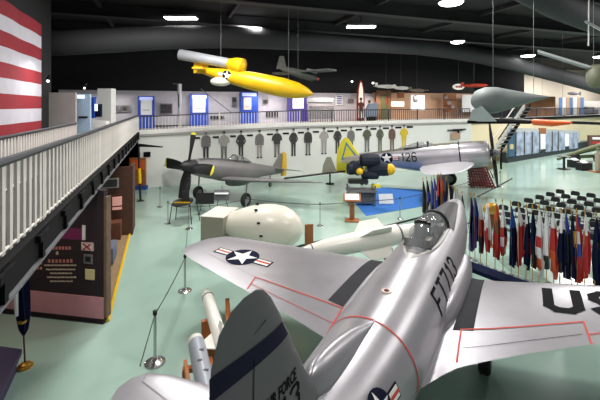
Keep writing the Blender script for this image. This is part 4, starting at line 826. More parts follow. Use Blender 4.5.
# hanging models in the gallery opening
def model_plane(px, py, b, L, span, mt, label, rz=0., wt=.03):
    c0 = B(a_at(px, b), b, zb(px, py, b)); t = thing('model_aeroplane', label, 'model aeroplane', c0, math.atan2(v.y, v.x)+rz, 'model aeroplanes over the gallery')
    m = MB(); m.lathe([(-L/2, .02), (-L*.3, .12), (.1*L, .17), (L*.4, .12), (L/2, .02)], (0, 0, 0), (1, 0, 0), None, 14); m.build('fuselage', mt, t)
    m = MB(); m.box((L*.08, 0, 0), (.4, span, .05), None, None, .015); m.build('wing', mt, t)
    m = MB(); m.box((-L*.42, 0, .15), (.25, .04, .3)); m.box((-L*.43, 0, .02), (.2, .7, .03)); m.build('tail', mt, t); wires(t, [(0, 0, .15)])
model_plane(386, 86.5, 2.0, 2.2, 1.8, WHITEM, 'white model aeroplane hanging over the gallery, right of the rocket panel')
model_plane(401, 88, 2.6, 1.6, .4, WHITEM, 'slim white model hanging just right of the white model aeroplane')
model_plane(417, 90.5, 2.0, 1.9, 2.0, mat('model_olive', (120, 110, 96), .7), 'olive brown model aeroplane hanging above the white screen', .2)
model_plane(474, 85.5, .2, 2.2, 2.6, REDO, 'red-orange model aeroplane hanging above the right end of the back gallery', -.9)
t = thing('oval_sign', 'white oval sign with red lettering above the right end of the back gallery', 'sign', B(a_at(458.5, 1.2), 1.2, zb(458.5, 86.8, 1.2)), math.atan2(v.y, v.x))
m = MB(); m.lathe([(-.05, .62), (.05, .62)], (0, 0, 0), (0, 1, 0), None, 28, 1, .42); m.build('oval_plate', mat('oval_white', (240, 236, 228), .5, emit=.3), t); m = MB()
for i, x in enumerate((-.3, -.12, .06, .24)): m.box((x, -.07, 0), (.12, .02, .18))
m.build('lettering', REDL, t, False); wires(t, [(0, 0, .25)])
for px, py, b in ((352, 81.5, 3.8), (373, 83, 3.8), (48, 81, -9), (84.5, 88, -5), (274, 89.5, 3.6)):
    c0 = B(a_at(px, b), b, zb(px, py, b)); t = thing('spotlight', {352: 'small lit spotlight left of the rocket panel tip', 373: 'small lit spotlight right of the rocket panel tip', 48: 'small lit spotlight at the edge of the striped flag', 84.5: 'small lit spotlight above the pale blue panel', 274: 'small lit spotlight beneath the flying bomb'}[px], 'spotlight', c0, 0, 'gallery spotlights')
    m = MB(); m.ball((0, 0, 0), .09 if b > 0 else .05); m.build('bulb', LAMPS, t); m = MB(); m.lathe([(0, .05), (.1, .12 if b > 0 else .08), (.22, .05)], (0, .0, .02), (0, .5, 1)); m.build('housing', STEEL, t)
for i, (x, pw, c) in enumerate(((-2, 60, (1, .96, .95)), (4, 60, (1, .96, .98)), (9, 90, (1, .92, .94)), (14, 80, (1, .85, .74)), (19, 90, (1, .84, .72)), (23.5, 60, (1, .88, .8)))):
    area('gallery_lamp', B(x, 2.6, 6.0), 2.4, .4, pw, c, (0, 0, math.atan2(v.y, v.x)))
# exhibits on the left gallery
def leftbox(px0, px1, y0, y1, D, th, mt, name, label, cat, kind=None):
    p0 = P(px0, y1, D); p1 = P(px1, y0, D); c = (p0+p1)/2; m = MB(); m.box((c.x, c.y+th/2, c.z), (abs(p1.x-p0.x), th, abs(p1.z-p0.z))); o = m.build(name, mt, None, False)
    return tag(o, label, cat) if not kind else tag(o, kind=kind)
leftbox(47, 75.5, 92.5, 127, 15.5, .1, GREYW, 'partition', 'plain grey partition just right of the striped flag', 'partition')
leftbox(75.5, 90, 94, 134, 16, .1, mat('pale_blue_panel', (164, 190, 214), .6), 'partition_panel', 'pale blue display panel with a small dark fish-shaped mark', 'display panel')
leftbox(77, 84, 95, 98.5, 15.96, .03, mat('strip_lit', (230, 245, 255), .5, emit=1), 'light_strip', 'short glowing strip at the top of the pale blue panel', 'light strip')
leftbox(78.5, 87, 116.3, 118, 15.95, .04, STEEL, 'model_submarine', 'small dark slim model on the pale blue panel', 'model')
leftbox(90, 94, 97, 118, 17.5, .2, BLUEP, 'blue_column', 'narrow blue column beside the pale blue panel', 'column')
leftbox(94, 100, 104, 117, 17.6, .2, NAVY, 'display_niche', 'dark blue niche between the blue column and the white pillar', 'niche')
leftbox(94.5, 97, 104, 111, 17.5, .05, mat('strip_lit', (0, 0, 0)), 'lit_notice', 'tiny bright notice in the dark blue niche', 'notice')
leftbox(97.5, 111, 88.5, 126, 19.0, .5, WHITEW, 'pillar', 'bright white pillar on the left gallery', 'pillar')
leftbox(90.5, 106, 121, 131, 16.6, .3, WHITEM, 'low_cabinet', 'low white cabinet behind the left gallery railing', 'cabinet')
area('left_gallery_lamp', P(105, 70, 20), 2, .6, 90, (1, .97, .95)); area('walk_lamp', P(70, 60, 13), 1.5, .6, 60, (1, .96, .92))
# ================================================================== EXHIBITS UNDER THE LEFT GALLERY
# local frame: x to the right along the front panel, y = into the alcove (hall axis)
E0 = G(103.5, 324); W0 = G(-30, 309)
xd = (E0-W0).normalized(); PW = (E0-W0).length; PH = 3.12; rzp = math.atan2(xd.y, xd.x)
t = thing('text_panel', 'black exhibition wall panel with cream lettering, small pictures and a pink lower part', 'exhibition panel', E0, rzp)
m = MB(); m.box((-PW/2, .08, PH/2), (PW, .14, PH)); m.build('panel', DARKP, t, False)
def onp(x0, x1, y0, y1, mt, name, th=.02, par=None, lift=0.):
    """rectangle on the panel between image columns/rows"""
    def loc(px, py):
        k = (px-300)/F; s = (k*E0.y-E0.x)/(xd.x-k*xd.y); p = E0+xd*s; return s, EYE-(py-HZ)*p.y/F
    s0, z1 = loc(x0, y0); s1, z0 = loc(x1, y1); m = MB(); m.box(((s0+s1)/2, -th/2+.01-lift, (z0+z1)/2), (s1-s0, th, z1-z0)); return m.build(name, mt, par or t, False)
onp(-25, 103.5, 285, 319, PINK, 'pink_base'); onp(-25, 103.8, 319, 323.8, BLACK, 'skirting', .04)
onp(26, 82, 225, 240, PURP, 'purple_band'); onp(82.3, 85.3, 225, 240, PAPER, 'white_strip')
onp(81.5, 93.5, 242, 251, mat('small_flag_pale', (216, 190, 186), .7), 'small_picture'); pk = onp(83, 92, 243.5, 249.5, FWHT, 'small_flag', .01, None, .012)
for s in (-1, 1):
    m = MB(); 
    bb = pk.data.vertices; xs = [q.co.x for q in bb]; zs = [q.co.z for q in bb]; cx, cz = (min(xs)+max(xs))/2, (min(zs)+max(zs))/2
    m.box((cx, -.03, cz), (.24, .01, .03), Matrix.Rotation(s*.6, 3, 'Y')); m.build('red_cross_bar', FRED, t, False)
onp(84, 92.5, 254, 264, PR2, 'small_picture'); onp(85.5, 91, 256, 262, BLACK, 'dark_figure', .01, None, .012); onp(85.5, 94.5, 269, 280, mat('cream_card', (206, 196, 148), .7), 'small_picture')
for row, y, x0, n, dx, mt in ((0, 246.5, 52, 6, 3.3, mat('rose_letters', (190, 120, 110), .7)), (1, 251.5, 56, 1, 3.3, MUTE), (2, 259.5, 48, 7, 3.7, mat('rose_letters', (0, 0, 0)))):
    for i in range(n): onp(x0+i*dx, x0+i*dx+2, y, y+3.2, mt, 'heading_letter', .012)
rr = random.Random(3)
for i, (x0, x1, y) in enumerate(((44, 76, 264.6), (46, 75, 268.8), (50, 72, 272.6), (47, 76, 276.6), (50, 73, 280.6))):
    x = x0
    while x < x1-1:
        wd = rr.uniform(1.6, 4.2); onp(x, min(x+wd, x1), y, y+1.5, MUTE, 'text_word', .012); x += wd+.7
for i in range(6): onp(33+(i % 3)*3.4, 35+(i % 3)*3.4, 262+(i//3)*5, 264.6+(i//3)*5, mat('rose_letters', (0, 0, 0)), 'heading_letter', .012)
m = MB(); m.box((.03, .09, PH/2), (.08, .16, PH-.3)); m.build('panel_end', mat('panel_end_brown', (112, 92, 76), .7, 0, .2, 8), t, False)
# plank walkway with yellow edge, deeper alcove
y1p = G(128, 237); y0p = G(106, 322)
q = [y0p, y1p, y1p-v*3.0, y0p-v*1.1]
m = MB(); q2 = [G(106, 322), G(129, 236), G(100, 236), G(101, 318)]; m.loft([q2, [p+Vector((0, 0, .03)) for p in q2]]); tag(m.build('plank_walkway', WOODF, None, False), 'worn brown plank walkway beside the exhibition panel', 'walkway')
m = MB(); d = (y1p-y0p); m.tube([y0p+Vector((.04, 0, .02)), y1p+d*.05+Vector((.04, 0, .02))], .045, None, 6); tag(m.build('yellow_edge_strip', YELL), 'yellow safety strip along the plank walkway', 'floor strip')
m = MB(); m.box(G(108, 262)+Vector((0, 0, .32)), (.42, .9, .5), Rz(.33), None, .02); tag(m.build('crate', mat('crate_grey', (92, 98, 120), .7)), 'blue-grey box standing on the plank walkway', 'box')
def ubox(px, py, sx, sy, sz, zc, mt, name, label=None, cat=None, parent=None):
    pass
g = G(107.5, 240); t = thing('exhibit_hutch', 'dark wooden exhibit wall with lit pictures and a long bench box under the gallery', 'exhibit wall', g, math.atan2(v.y, v.x))
m = MB(); m.box((0, .4, 1.35), (1.7, .15, 2.7)); m.box((.8, .95, 1.35), (.12, 1.2, 2.7)); m.build('back_wall', WOODD, t, False)
m = MB(); m.box((-.1, 0.05, .35), (1.15, .55, .65), None, None, .02); m.build('bench_box', mat('bench_brown', (96, 54, 38), .6, 0, .15, 5), t)
for x, z, w_, h_, mt, nm in ((.05, 2.1, .62, .38, PR3, 'framed_picture'), (.05, 2.1, .5, .28, PR1, 'picture_print'), (.3, 1.38, .34, .34, mat('pink_sheet', (236, 170, 160), .6, emit=.25), 'pink_sheet'), (.3, 1.1, .34, .1, mat('pink_sheet', (0, 0, 0)), 'pink_sheet'), (-.2, 1.45, .22, .22, PR2, 'small_picture'), (-.2, .75, .5, .1, WOOD, 'tray')):
    m = MB(); m.box((x, .3-(.02 if 'print' in nm else 0), z), (w_, .04, h_)); m.build(nm, mt, t, False)
g = P(122, 170, 17); l = area('exhibit_lamp', (g.x-.9, g.y-2.6, 2.9), .3, .3, 22, (1, .8, .55)); area('exhibit_lamp', (E0.x-1.2, E0.y-1.3, 3.1), .6, .3, 16, (1, .82, .7)); area('exhibit_lamp', (E0.x-2.5, E0.y-1.5, 3.1), .6, .3, 14, (1, .85, .6))
leftbox(129, 145, 158, 186, 23.2, .2, WOOD, 'notice_board', 'orange-brown notice board behind the striped pole', 'notice board'); leftbox(130.5, 144, 160, 170, 23.15, .05, ORANGE, 'poster', 'orange poster on the brown notice board', 'poster')
leftbox(128.5, 146, 186, 190, 23.1, .3, FBLU, 'plinth', 'blue plinth below the brown notice board', 'plinth')
# flag on gold base and purple bench, lower left
g = G(25, 367); t = thing('standing_flag', 'furled navy and white flag on a dark pole with a gold base, lower left', 'flag', g)
m = MB(); m.lathe([(0, .14), (.03, .14), (.045, .1), (.07, .09), (.1, .03)], (0, 0, 0), (0, 0, 1), None, 24); m.build('gold_base', GOLD, t)
m = MB(); m.tube([(0, 0, .08), (-.11, 0, 2.5)], .016, None, 10); m.build('pole', WOODD, t)
m = MB(); rings = []
for i in range(16):
    f = i/15; z = .62+1.75*f; r = .05+.10*math.sin(min(1, f*2.2)*PI/2)*(1-.45*f) if i else .02; x = -.11*z/2.5
    rings.append([(x+r*(1+.3*math.sin(5*a_+f*3))*math.cos(a_), .6*r*(1+.3*math.sin(5*a_))*math.sin(a_), z) for a_ in [2*PI*k/20 for k in range(20)]])
m.loft(rings); cl = m.build('cloth', FNAV, t)
m = MB(); m.tube([(-.09, -.1, 1.05), (-.1, -.11, 1.5), (-.12, -.08, 2.1)], [.03, .045, .02], None, 8); m.build('white_fold', FWHT, cl)
m = MB(); m.lathe([(0, .1), (.05, .12)], (-.03, 0, .88), (0, 0, 1), None, 16, 1, .7); m.build('gold_fringe', GOLD, cl)
t = thing('low_stage', 'dark purple low bench in the bottom left corner', 'bench', G(20, 378))
CZ = mat('purple_bench', (54, 46, 76), .7)
p1 = G(22, 349, .42)-t.location; p2 = G(0, 395, .42)-t.location; p3 = G(-120, 395, .42)-t.location; p4 = G(-60, 338, .42)-t.location
m = MB(); m.loft([[p1-Vector((0, 0, .1)), p2-Vector((0, 0, .1)), p3-Vector((0, 0, .1)), p4-Vector((0, 0, .1))], [p1, p2, p3, p4]]); m.build('top', CZ, t, False)
m = MB(); m.loft([[Vector((q.x*.9-.1, q.y*.9, 0)) for q in (p1, p2, p3, p4)], [Vector((q.x*.9-.1, q.y*.9, p1.z-.1)) for q in (p1, p2, p3, p4)]]); m.build('base', CZ, t, False)
# ================================================================== ROW OF FLAGS
def hang_flag(px, ybase, ytop, cols, label, wdt=.34, seed=0, hang=.68, flip=1):
    g = G(px, ybase); h = 2.35; rnd = random.Random(seed); lean = rnd.uniform(-.05, .05)
    D = g.y; h = EYE-(ytop-HZ)*D/F; h = max(1.9, min(h, 2.9))
    t = thing('standing_flag', label, 'flag', g, rnd.uniform(-.15, .15), 'row of hanging flags')
    m = MB(); m.lathe([(0, .08), (.02, .08), (.05, .03)], (0, 0, 0), (0, 0, 1), None, 14); m.build('base', STEELG, t)
    m = MB(); m.tube([(0, 0, .05), (lean, 0, h-.12)], .012, None, 6); m.build('pole', mat('pole_wood', (190, 156, 96), .5), t)
    m = MB(); m.lathe([(0, .014), (.03, .024), (.08, .014), (.12, .004)], (lean, 0, h-.12), (0, 0, 1), None, 8); m.build('finial', GOLD, t)
    # limp cloth: n columns of pleats, material by column/row
    nu, nv = 14, 16; top = h-.18; Lh = (h-.15)*hang; ph = rnd.uniform(0, 6); m = MB(); grid = []
    for j in range(nv+1):
        f = j/nv; wj = wdt*(.12+1.0*min(1, f*1.5)**.8)*(1-.6*max(0, f-.6)/.4); row = []
        for i in range(nu+1):
            s = i/nu; x = lean*(1-f*.7)+flip*(s*wj-wj*.25); y = -.02-(.03+.07*f)*math.sin(s*PI*4+ph+f*1.2)*min(1, f*3+.2); drop = Lh*f*(1-.0*s)+.10*math.sin(s*PI+ph)*f*f-.22*s*f*f*(1 if seed % 2 else -.6)
            row.append((x, y, top-drop))
        grid.append(row)
    V = [[m.V(p) for p in r] for r in grid]; B2 = [[m.V((p[0], p[1]+.012, p[2])) for p in r] for r in grid]
    for j in range(nv):
        for i in range(nu):
            c = cols[min(len(cols)-1, int((j+.35*math.sin(i*1.3+seed))/nv*len(cols)) if len(cols) > 1 else 0)]
            if isinstance(c, tuple): c = c[min(len(c)-1, int(i/nu*len(c)))]
            mi = m._mi(c); m.face([V[j][i], V[j][i+1], V[j+1][i+1], V[j+1][i]], mi); m.face([B2[j][i], B2[j+1][i], B2[j+1][i+1], B2[j][i+1]], mi)
    for j in range(nv): m.face([V[j][0], V[j+1][0], B2[j+1][0], B2[j][0]], 0); m.face([V[j][nu], B2[j][nu], B2[j+1][nu], V[j+1][nu]], 0)
    for i in range(nu): m.face([V[nv][i], V[nv][i+1], B2[nv][i+1], B2[nv][i]], 0)
    m.build('cloth', None, t, True, 60)
R_, W_, N_, U_, Y_, Pu, Gn, O_, K_, Br = FRED, FWHT, FNAV, FBLU, FYEL, FPUR, FGRN, FORA, FBLK, FBRN
FL = [(463, 255, 190, [Gn, Gn, K_], 'dark green flag, first to the right of the jet canopy'), (469.5, 258, 192, [Pu, N_, Pu], 'dark purple flag, second to the right of the jet canopy'), (475, 261, 192, [U_, Pu, Pu], 'blue-violet flag beside the dark purple flag'),
 (480.5, 264, 194, [W_, R_, (N_, R_)], 'white topped flag with red and navy lower half'), (486.5, 267, 196, [W_, W_, (R_, W_), R_], 'mostly white flag with a red lower hem, left of the orange flag'), (495, 270, 198, [O_, Br, R_, R_], 'orange-red flag with a brown upper part'), (503, 272, 198, [W_, W_, (R_, K_), (W_, R_), (R_, W_)], 'white flag with a red and black cross band'),
 (511.5, 275, 200, [U_, N_, N_], 'plain navy flag right of the white flag with the cross band'), (518.5, 278, 202, [W_, R_, R_, R_], 'plain bright red flag in the middle of the row'), (526, 280, 203, [(W_, N_), N_, (N_, R_), N_], 'navy flag with a white upper edge, right of the plain red flag'), (532.5, 283, 204, [N_, N_, K_], 'very dark navy flag, midway along the row'),
 (539, 285, 204, [W_, W_, (R_, W_), W_, (O_, W_)], 'white flag with a small red cross and orange hem'), (546.5, 287, 206, [W_, W_, (W_, Y_), (Gn, W_)], 'pale white and yellow-green flag'), (553.5, 289, 206, [W_, R_, R_, (O_, R_), O_], 'red flag with an orange hem, left of the navy pair'), (559.5, 291, 207, [W_, N_, N_, (K_, N_)], 'navy flag with a pale top, left one of the navy pair'),
 (566, 292, 207, [U_, K_, (K_, N_), N_], 'black and blue flag, right one of the navy pair'), (571.5, 294, 208, [N_, (N_, Y_), N_, N_], 'navy flag with a small gold emblem'), (577.5, 295, 208, [(R_, U_), (W_, R_), (U_, R_), (R_, W_), R_], 'red, white and blue flag with wavy stripes'), (584.5, 297, 208, [W_, R_, R_, R_], 'large plain red flag near the right edge'),
 (594.5, 299, 211, [N_, (N_, Y_), N_], 'dark navy flag with gold trace near the right edge'), (603, 301, 212, [N_, N_], 'navy flag cut by the right edge')]
for i, (px, yb, yt, cols, lb) in enumerate(FL): hang_flag(px, yb, yt, cols, lb, .19+.035*((i*7) % 3), i+1, .80)
FL2 = [(423, 222, 177, [K_, Gn], 'blackish flag, leftmost behind the jet nose'), (427, 224, 176, [N_, U_, N_], 'navy flag second from left behind the jet nose'), (431, 226, 176, [U_, U_, N_], 'bright blue flag behind the jet nose'), (435, 228, 174, [U_, (U_, W_), U_], 'blue flag with a white streak behind the jet nose'), (438.5, 230, 173, [(R_, N_), N_], 'navy flag with a red streak behind the jet nose'),
 (441.5, 232, 172, [O_, Br, Br], 'tall brown-orange flag behind the jet nose'), (445, 234, 176, [N_, U_], 'blue flag right of the brown-orange flag'), (449, 238, 184, [(W_, N_), N_], 'dark navy flag with white edge over the jet nose'), (454, 246, 186, [(W_, PR3), W_, W_], 'whitish grey flag close to the right side of the jet nose'), (459, 252, 188, [W_, PR3, W_], 'pale flag between the jet nose and the dark green flag')]
for i, (px, yb, yt, cols, lb) in enumerate(FL2): hang_flag(px, yb, yt, cols, lb, .2, i+40, .7)
# navy kerb and patterned mat below the flags
a, b = G(463, 262), G(534, 288); m = MB(); d = (b-a); n = Vector((-d.y, d.x, 0)).normalized()
q = [a, b, b-n*.5, a-n*.5]; m.loft([q, [p+Vector((0, 0, .12)) for p in q]]); tag(m.build('kerb', FNAV, None, False), 'dark navy low kerb in front of the flag row', 'kerb')
m = MB(); q = [G(496, 258), G(520, 281), G(552, 283), G(512, 255)]; m.loft([q, [p+Vector((0, 0, .01)) for p in q]]); tag(m.build('floor_mat', mat('mat_grey', (112, 140, 124), .7, 0, .35, 7), None, False), 'grey-green patterned mat between the flags and the kerb', 'mat')
m = MB(); m.ball((0, 0, 1.35), .3, None, (1, .5, .75)); g = G(491, 246); t = thing('gold_shield', 'round orange-gold emblem on a dark stand behind the flags', 'emblem', g); m.build('emblem', GOLD, t); m = MB(); m.tube([(0, 0, 0), (0, 0, 1.2)], .04); m.lathe([(0, .2), (.04, .15)], (0, 0, 0)); m.box((0, 0, .95), (.3, .2, .4)); m.build('stand', FBRN, t)
# ================================================================== FOLDING CHAIRS
ch = thing('folding_chair', 'x', 'chair', (0, 0, -50))
SEATM = mat('seat_grey', (120, 126, 128), .5)
m = MB(); m.loft([[(x, -.2+.02*math.cos(x*6), z) for x, z in ((-.2, .6), (-.21, .76), (-.15, .84), (.15, .84), (.21, .76), (.2, .6))], [(x, -.17+.02*math.cos(x*6), z) for x, z in ((-.2, .6), (-.21, .76), (-.15, .84), (.15, .84), (.21, .76), (.2, .6))]]); m.build('backrest', BLACK, ch)
m = MB(); m.box((0, .04, .44), (.4, .38, .03), None, None, .01); m.build('seat', BLACK, ch)
for s in (-1, 1):
    m = MB(); m.tube([(s*.21, -.2, .8), (s*.21, -.13, .45), (s*.21, .2, 0)], .012, None, 5); m.build('leg', SEATM, ch)
    m = MB(); m.tube([(s*.19, .2, .43), (s*.19, -.22, 0)], .012, None, 5); m.build('leg', SEATM, ch)
e1 = Vector((.43, -.37, 0)); e2 = Vector((-.92, -.62, 0)); o0 = Vector((13.4, 19.6, 0)); rzc = math.atan2(e1.y, e1.x)+PI
ch.scale = (.88, .88, .92); first = True
colw = ['at its far left end', 'second from its left end', 'third from its left end', 'fourth from its left end', 'fifth from its left end', 'sixth from its left end', 'seventh from its left end', 'eighth from its left end', 'ninth from its left end']
rown = ['backmost', 'second', 'third', 'fourth', 'fifth', 'sixth', 'seventh', 'eighth']
def put(p, lb):
    global first
    if first:
        ch.location = p; ch.rotation_euler = (0, 0, rzc); ch['label'] = lb; ch['group'] = 'black folding chairs behind the flags'; first = False
    else: dup(ch, p, rzc, lb, 'black folding chairs behind the flags')
for r in range(8):
    n = 9; 
    for c in range(n):
        p = o0+e2*r+e1*1.12*(c-0); px = 300+p.x*F/p.y; 
        if px > 612: continue
        put(p, 'black folding chair, %s row from the back, %s' % (rown[r], colw[c]))
for r in range(3):
    for c in range(5):
        p = Vector((12.6, 15.2, 0))+e2*r*.9+e1*1.12*c; px = 300+p.x*F/p.y
        if px > 612: continue
        put(p, 'black folding chair in nearer block at right edge, %s row, %s' % (rown[r], colw[c]))
# ================================================================== RIGHT HALL: DISPLAY WALL, STAIR, EXHIBITS
A1 = P(508, 163, 34.); A1.z = 0; A2 = P(592, 148, 46.); A2.z = 0; dd = (A2-A1); DL = dd.length; rzd = math.atan2(dd.y, dd.x)
t = thing('photo_display', 'long low display wall of blue-grey photo panels on a black plinth', 'display wall', A1, rzd)
def onD(px):
    k = (px-300)/F; n = dd.normalized(); return (k*A1.y-A1.x)/(n.x-k*n.y)
def zD(px, py): s = onD(px); p = A1+dd.normalized()*s; return EYE-(py-HZ)*p.y/F
m = MB(); m.box((DL/2, .35, .45), (DL, .7, .9)); m.build('plinth', mat('plinth_dark', (38, 46, 52), .6), t, False)
def seg(x0, x1, yt0, yt1, yb0, yb1, mt, nm, off=0., th=.12):
    s0, s1 = onD(x0), onD(x1); z = [zD(x0, yb0), zD(x1, yb1), zD(x1, yt1), zD(x0, yt0)]
    m = MB(); m.loft([[(s0, -off, z[0]), (s1, -off, z[1]), (s1, -off, z[2]), (s0, -off, z[3])], [(s0, -off+th, z[0]), (s1, -off+th, z[1]), (s1, -off+th, z[2]), (s0, -off+th, z[3])]]); return m.build(nm, mt, t, False)
seg(508, 580, 127.5, 130.5, 158, 148, mat('frame_silver', (170, 176, 178), .5), 'frame', 0)
seg(508, 514, 128.5, 128.8, 157, 156, mat('blue_post', (54, 92, 124), .5), 'blue_end_panel', .06); seg(509, 512.5, 144, 144, 149, 149, mat('beige_note', (210, 200, 150), .6), 'beige_note', .09)
PB = mat('photo_blue', (150, 162, 184), .6, 0, .55, 1.2)
for x0, x1 in ((515.5, 523), (524, 531), (532, 538.5), (545.5, 551), (552, 557), (558, 564.5), (569, 573), (573.8, 577.5)):
    seg(x0, x1, 132+(x0-515)*.01, 132+(x1-515)*.01, 156.5-(x0-510)*.125, 156.5-(x1-510)*.125, PB, 'photo_panel', .05)
for x0, x1 in ((539, 545), (564.8, 568.5)): seg(x0, x1, 134, 134, 153-(x0-510)*.12, 153-(x1-510)*.12, PAPER, 'white_panel', .05)
seg(539, 545.5, 128, 128, 134, 134, WOOD, 'brown_header', .05)
for x in (515, 523.5, 531.5, 538.8, 551.5, 557.5): seg(x, x+.7, 131.5, 131.5, 155-(x-510)*.12, 155-(x-510)*.12, STEELG, 'divider', .1, .06)
# stair with two stringers
s0 = P(494, 150, 30); s1 = P(524, 106, 31.5); t = thing('staircase', 'steep grey staircase with pale side rails rising behind the photo display', 'stairs', s0)
for off, mt in ((Vector((0, 0, 0)), mat('stringer_pale', (196, 198, 196), .5)), (Vector((.9, .7, 0)), STEEL)):
    m = MB(); a, b = off, s1-s0+off; m.loft([[a+Vector((0, 0, -.2)), a+Vector((.12, .05, -.2)), a+Vector((.12, .05, .2)), a+Vector((0, 0, .2))], [b+Vector((0, 0, -.2)), b+Vector((.12, .05, -.2)), b+Vector((.12, .05, .2)), b+Vector((0, 0, .2))]]); m.build('stringer', mt, t, False)
    m = MB(); m.tube([a+Vector((-.25, -.1, .8)), b+Vector((-.25, -.1, .8))], .05); m.build('handrail', RAILG if mt is STEEL else RAILW, t)
for i in range(12):
    p = (s1-s0)*(i+.5)/12+Vector((.5, .35, 0)); m = MB(); m.box(p, (.9, .5, .05), Rz(.6)); m.build('step', STEELG, t, False)
for off in (Vector((0, 0, 0)), Vector((.9, .7, 0))): m = MB(); m.box(off+Vector((.05, .05, -s0.z/2-.08)), (.12, .12, s0.z-.15)); m.build('support_post', STEEL, t, False)
# upper right gallery
def upbox(x0, x1, y0, y1, D, th, mt, name, label, cat):
    return leftbox(x0, x1, y0, y1, D, th, mt, name, label, cat)
upbox(518, 555.5, 96.5, 118, 46, .2, mat('panel_tan', (168, 120, 82), .7, 0, .2, 1), 'wood_panelling', 'tan wooden panelling on the right gallery behind the pointed drone', 'panelling')
t = thing('window_wall', 'row of blue and white lit panels on the right gallery', 'display wall', P(571, 115, 52.))
for i in range(7):
    x = 559+i*3.6; p0 = P(x, 115, 52)-t.location; p1 = P(x+3, 97.5, 52)-t.location; m = MB(); m.box(((p0.x+p1.x)/2, .06*(i % 2), (p0.z+p1.z)/2), (p1.x-p0.x, .1, p1.z-p0.z)); m.build('lit_panel', (mat('blue_lit', (96, 130, 180), .5), PAPER, mat('sand_panel', (190, 160, 130), .6))[i % 3], t, False)
upbox(584, 640, 101, 116, 55, .2, mat('pale_room', (206, 202, 196), .7), 'partition', 'pale partition at the far right of the right gallery', 'partition')
t = thing('exhibit_vehicle', 'grey low machine on the right gallery beside the lit panels', 'machine', P(589, 115.2, 53.5)); m = MB(); m.box((-.2, 0, .55), (2.4, 1, .6), None, None, .15); m.build('hull', STEELG, t); m = MB(); m.box((0, 0, 1.0), (1.0, .8, .4), None, None, .1); m.build('turret', ALU2, t)
m = MB(); m.box((-.2, 0, .12), (2.2, 1.05, .26), None, None, .05); m.build('track', BLACKR, t)
t = thing('wall_fish', 'small dark model aeroplane silhouette on the upper beige wall at the right', 'wall model', P(573, 93.5, 52)); m = MB(); m.ball((0, 0, 0), .8, None, (1, .12, .3)); m.build('body', STEELG, t); m = MB(); m.prism([(.6, 0), (1.1, .3), (1.1, -.3)], lambda x, z: (x, 0, z), lambda x, z: (x, .06, z)); m.build('tail', STEELG, t)
# floor exhibits at right
g = G(564, 169); t = thing('bar_table', 'black pedestal table standing alone near the photo display', 'table', g)
m = MB(); m.lathe([(0, .5), (.05, .5)], (0, 0, 1.0)); m.build('top', BLACK, t); m = MB(); m.tube([(0, 0, .05), (0, 0, 1.0)], .09); m.build('column', BLACK, t); m = MB(); m.lathe([(0, .5), (.04, .45), (.08, .1)], (0, 0, 0)); m.build('foot', BLACK, t)
for px, py, lb in ((575, 167, 'left black planter box with a white card'), (584, 170, 'right black planter box with a white card')):
    t = thing('display_box', lb+' near the right edge', 'display box', G(px, py), .2); m = MB(); m.box((0, 0, .3), (1.0, .6, .6), None, None, .03); m.build('box', BLACK, t); m = MB(); m.box((-.15, -.1, .66), (.5, .35, .04), Matrix.Rotation(.4, 3, 'X')); m.build('card', PAPER, t, False)
g = G(583, 163); t = thing('field_gun', 'long olive green field weapon with grey fittings at the right edge', 'field gun', g, .35)
m = MB(); m.tube([(-3.2, 0, .5), (0, .2, 1.0), (3, .3, 1.4)], [.1, .22, .3], None, 12); m.build('barrel', GREENO, t)
for x in (-1.2, 1.6): m = MB(); m.lathe([(-.1, .45), (.1, .45)], (x, -.2, .46), (0, 1, 0), None, 18); m.build('wheel', BLACKR, t)
m = MB(); m.box((.2, .1, .55), (3.2, .3, .25)); m.build('carriage', GREENO, t)
g = G(598, 172); t = thing('khaki_dummy', 'khaki clad mannequin on a brown base cut by the right edge', 'mannequin', g)
m = MB(); m.loft([[(r*math.cos(a_)+xo, r*.7*math.sin(a_), z) for a_ in [2*PI*k/14 for k in range(14)]] for z, r, xo in ((.08, .17, 0), (.5, .2, 0), (.95, .24, 0), (1.15, .22, 0), (1.45, .27, 0), (1.55, .1, 0), (1.62, .1, 0), (1.72, .13, 0), (1.84, .06, 0))]); m.build('body', mat('khaki_cloth', (168, 160, 140), .8, 0, .2, 6), t); m = MB(); m.box((0, 0, .04), (1.0, .7, .08)); m.build('base', WOOD, t, False)
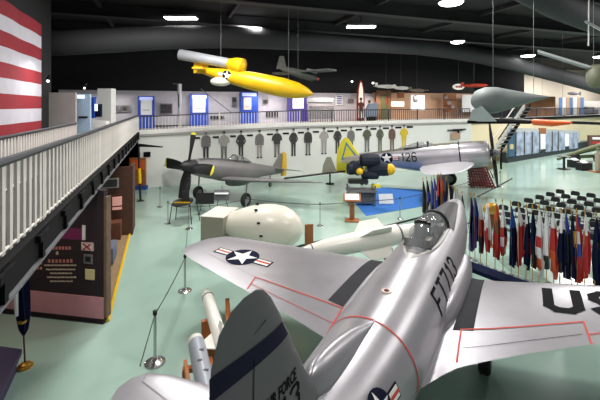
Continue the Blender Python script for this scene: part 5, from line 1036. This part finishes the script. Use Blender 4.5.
m = MB(); m.lathe([(0, .16), (.08, .15), (.14, .06)], (0, 0, 1.74)); m.build('helmet', GREENO, t)
t = thing('wall_case', 'dark framed wall case with red and white items at the right edge', 'display case', P(596, 146, 44)); m = MB(); m.box((0, 0, .3), (1.8, .3, 1.9)); m.build('frame', mat('case_brown', (92, 66, 60), .6), t, False)
for z, mt in ((.9, PAPER), (.4, FRED), (0., PAPER)): m = MB(); m.box((.1, -.17, z), (1.3, .05, .25)); m.build('shelf_item', mt, t, False)
# red wheel-like exhibit under the silver fighter
g = G(484, 187); t = thing('bomb_rack', 'dark red lattice exhibit standing under the nose of the silver fighter', 'exhibit', g, -.2)
m = MB(); 
for i in range(9): m.tube([(-.8+i*.17, -.3, 0), (-.95+i*.13, .1, 1.35)], .05, None, 6)
for i in range(8): m.box((-.2-.04*i, .05, .1+i*.17), (1.4-.07*i, .5, .07))
m.build('lattice', mat('dark_red', (112, 34, 42), .6), t)
g = G(489, 178); t = thing('radial_engine', 'small brownish engine on a stand behind the dark red exhibit', 'engine', g); m = MB(); m.ball((0, 0, 1.0), .45, None, (1, .6, .9)); m.build('engine', mat('engine_brown', (132, 118, 90), .5, .2, .3, 4), t); m = MB(); m.tube([(-.3, 0, 0), (0, 0, .7), (.3, 0, 0)], .04); m.build('stand', STEEL, t)
# far stub fin near the yellow tail
t = thing('tail_stub', 'pale grey upright fin on a long dark horizontal bar left of the yellow tail', 'aircraft part', G(330, 184), 0)
bD = G(330, 184).y; bb = t.location
m = MB(); m.prism([(322, 173.5), (323, 165), (326.5, 157), (331, 157), (337, 172)], lambda x, y: P(x, y, bD)-bb, lambda x, y: P(x, y, bD+.06)-bb); m.build('fin', KHAKI, t, False)
m = MB(); m.tube([P(284, 178.5, bD-.6)-bb, P(346, 171, bD+.2)-bb], .06, None, 8); m.build('bar', BLACK, t)
m = MB(); m.tube([P(330, 174, bD)-bb, (0, 0, 0)], .05); m.lathe([(0, .3), (.05, .25)], (0, 0, 0)); m.build('support_post', STEEL, t)
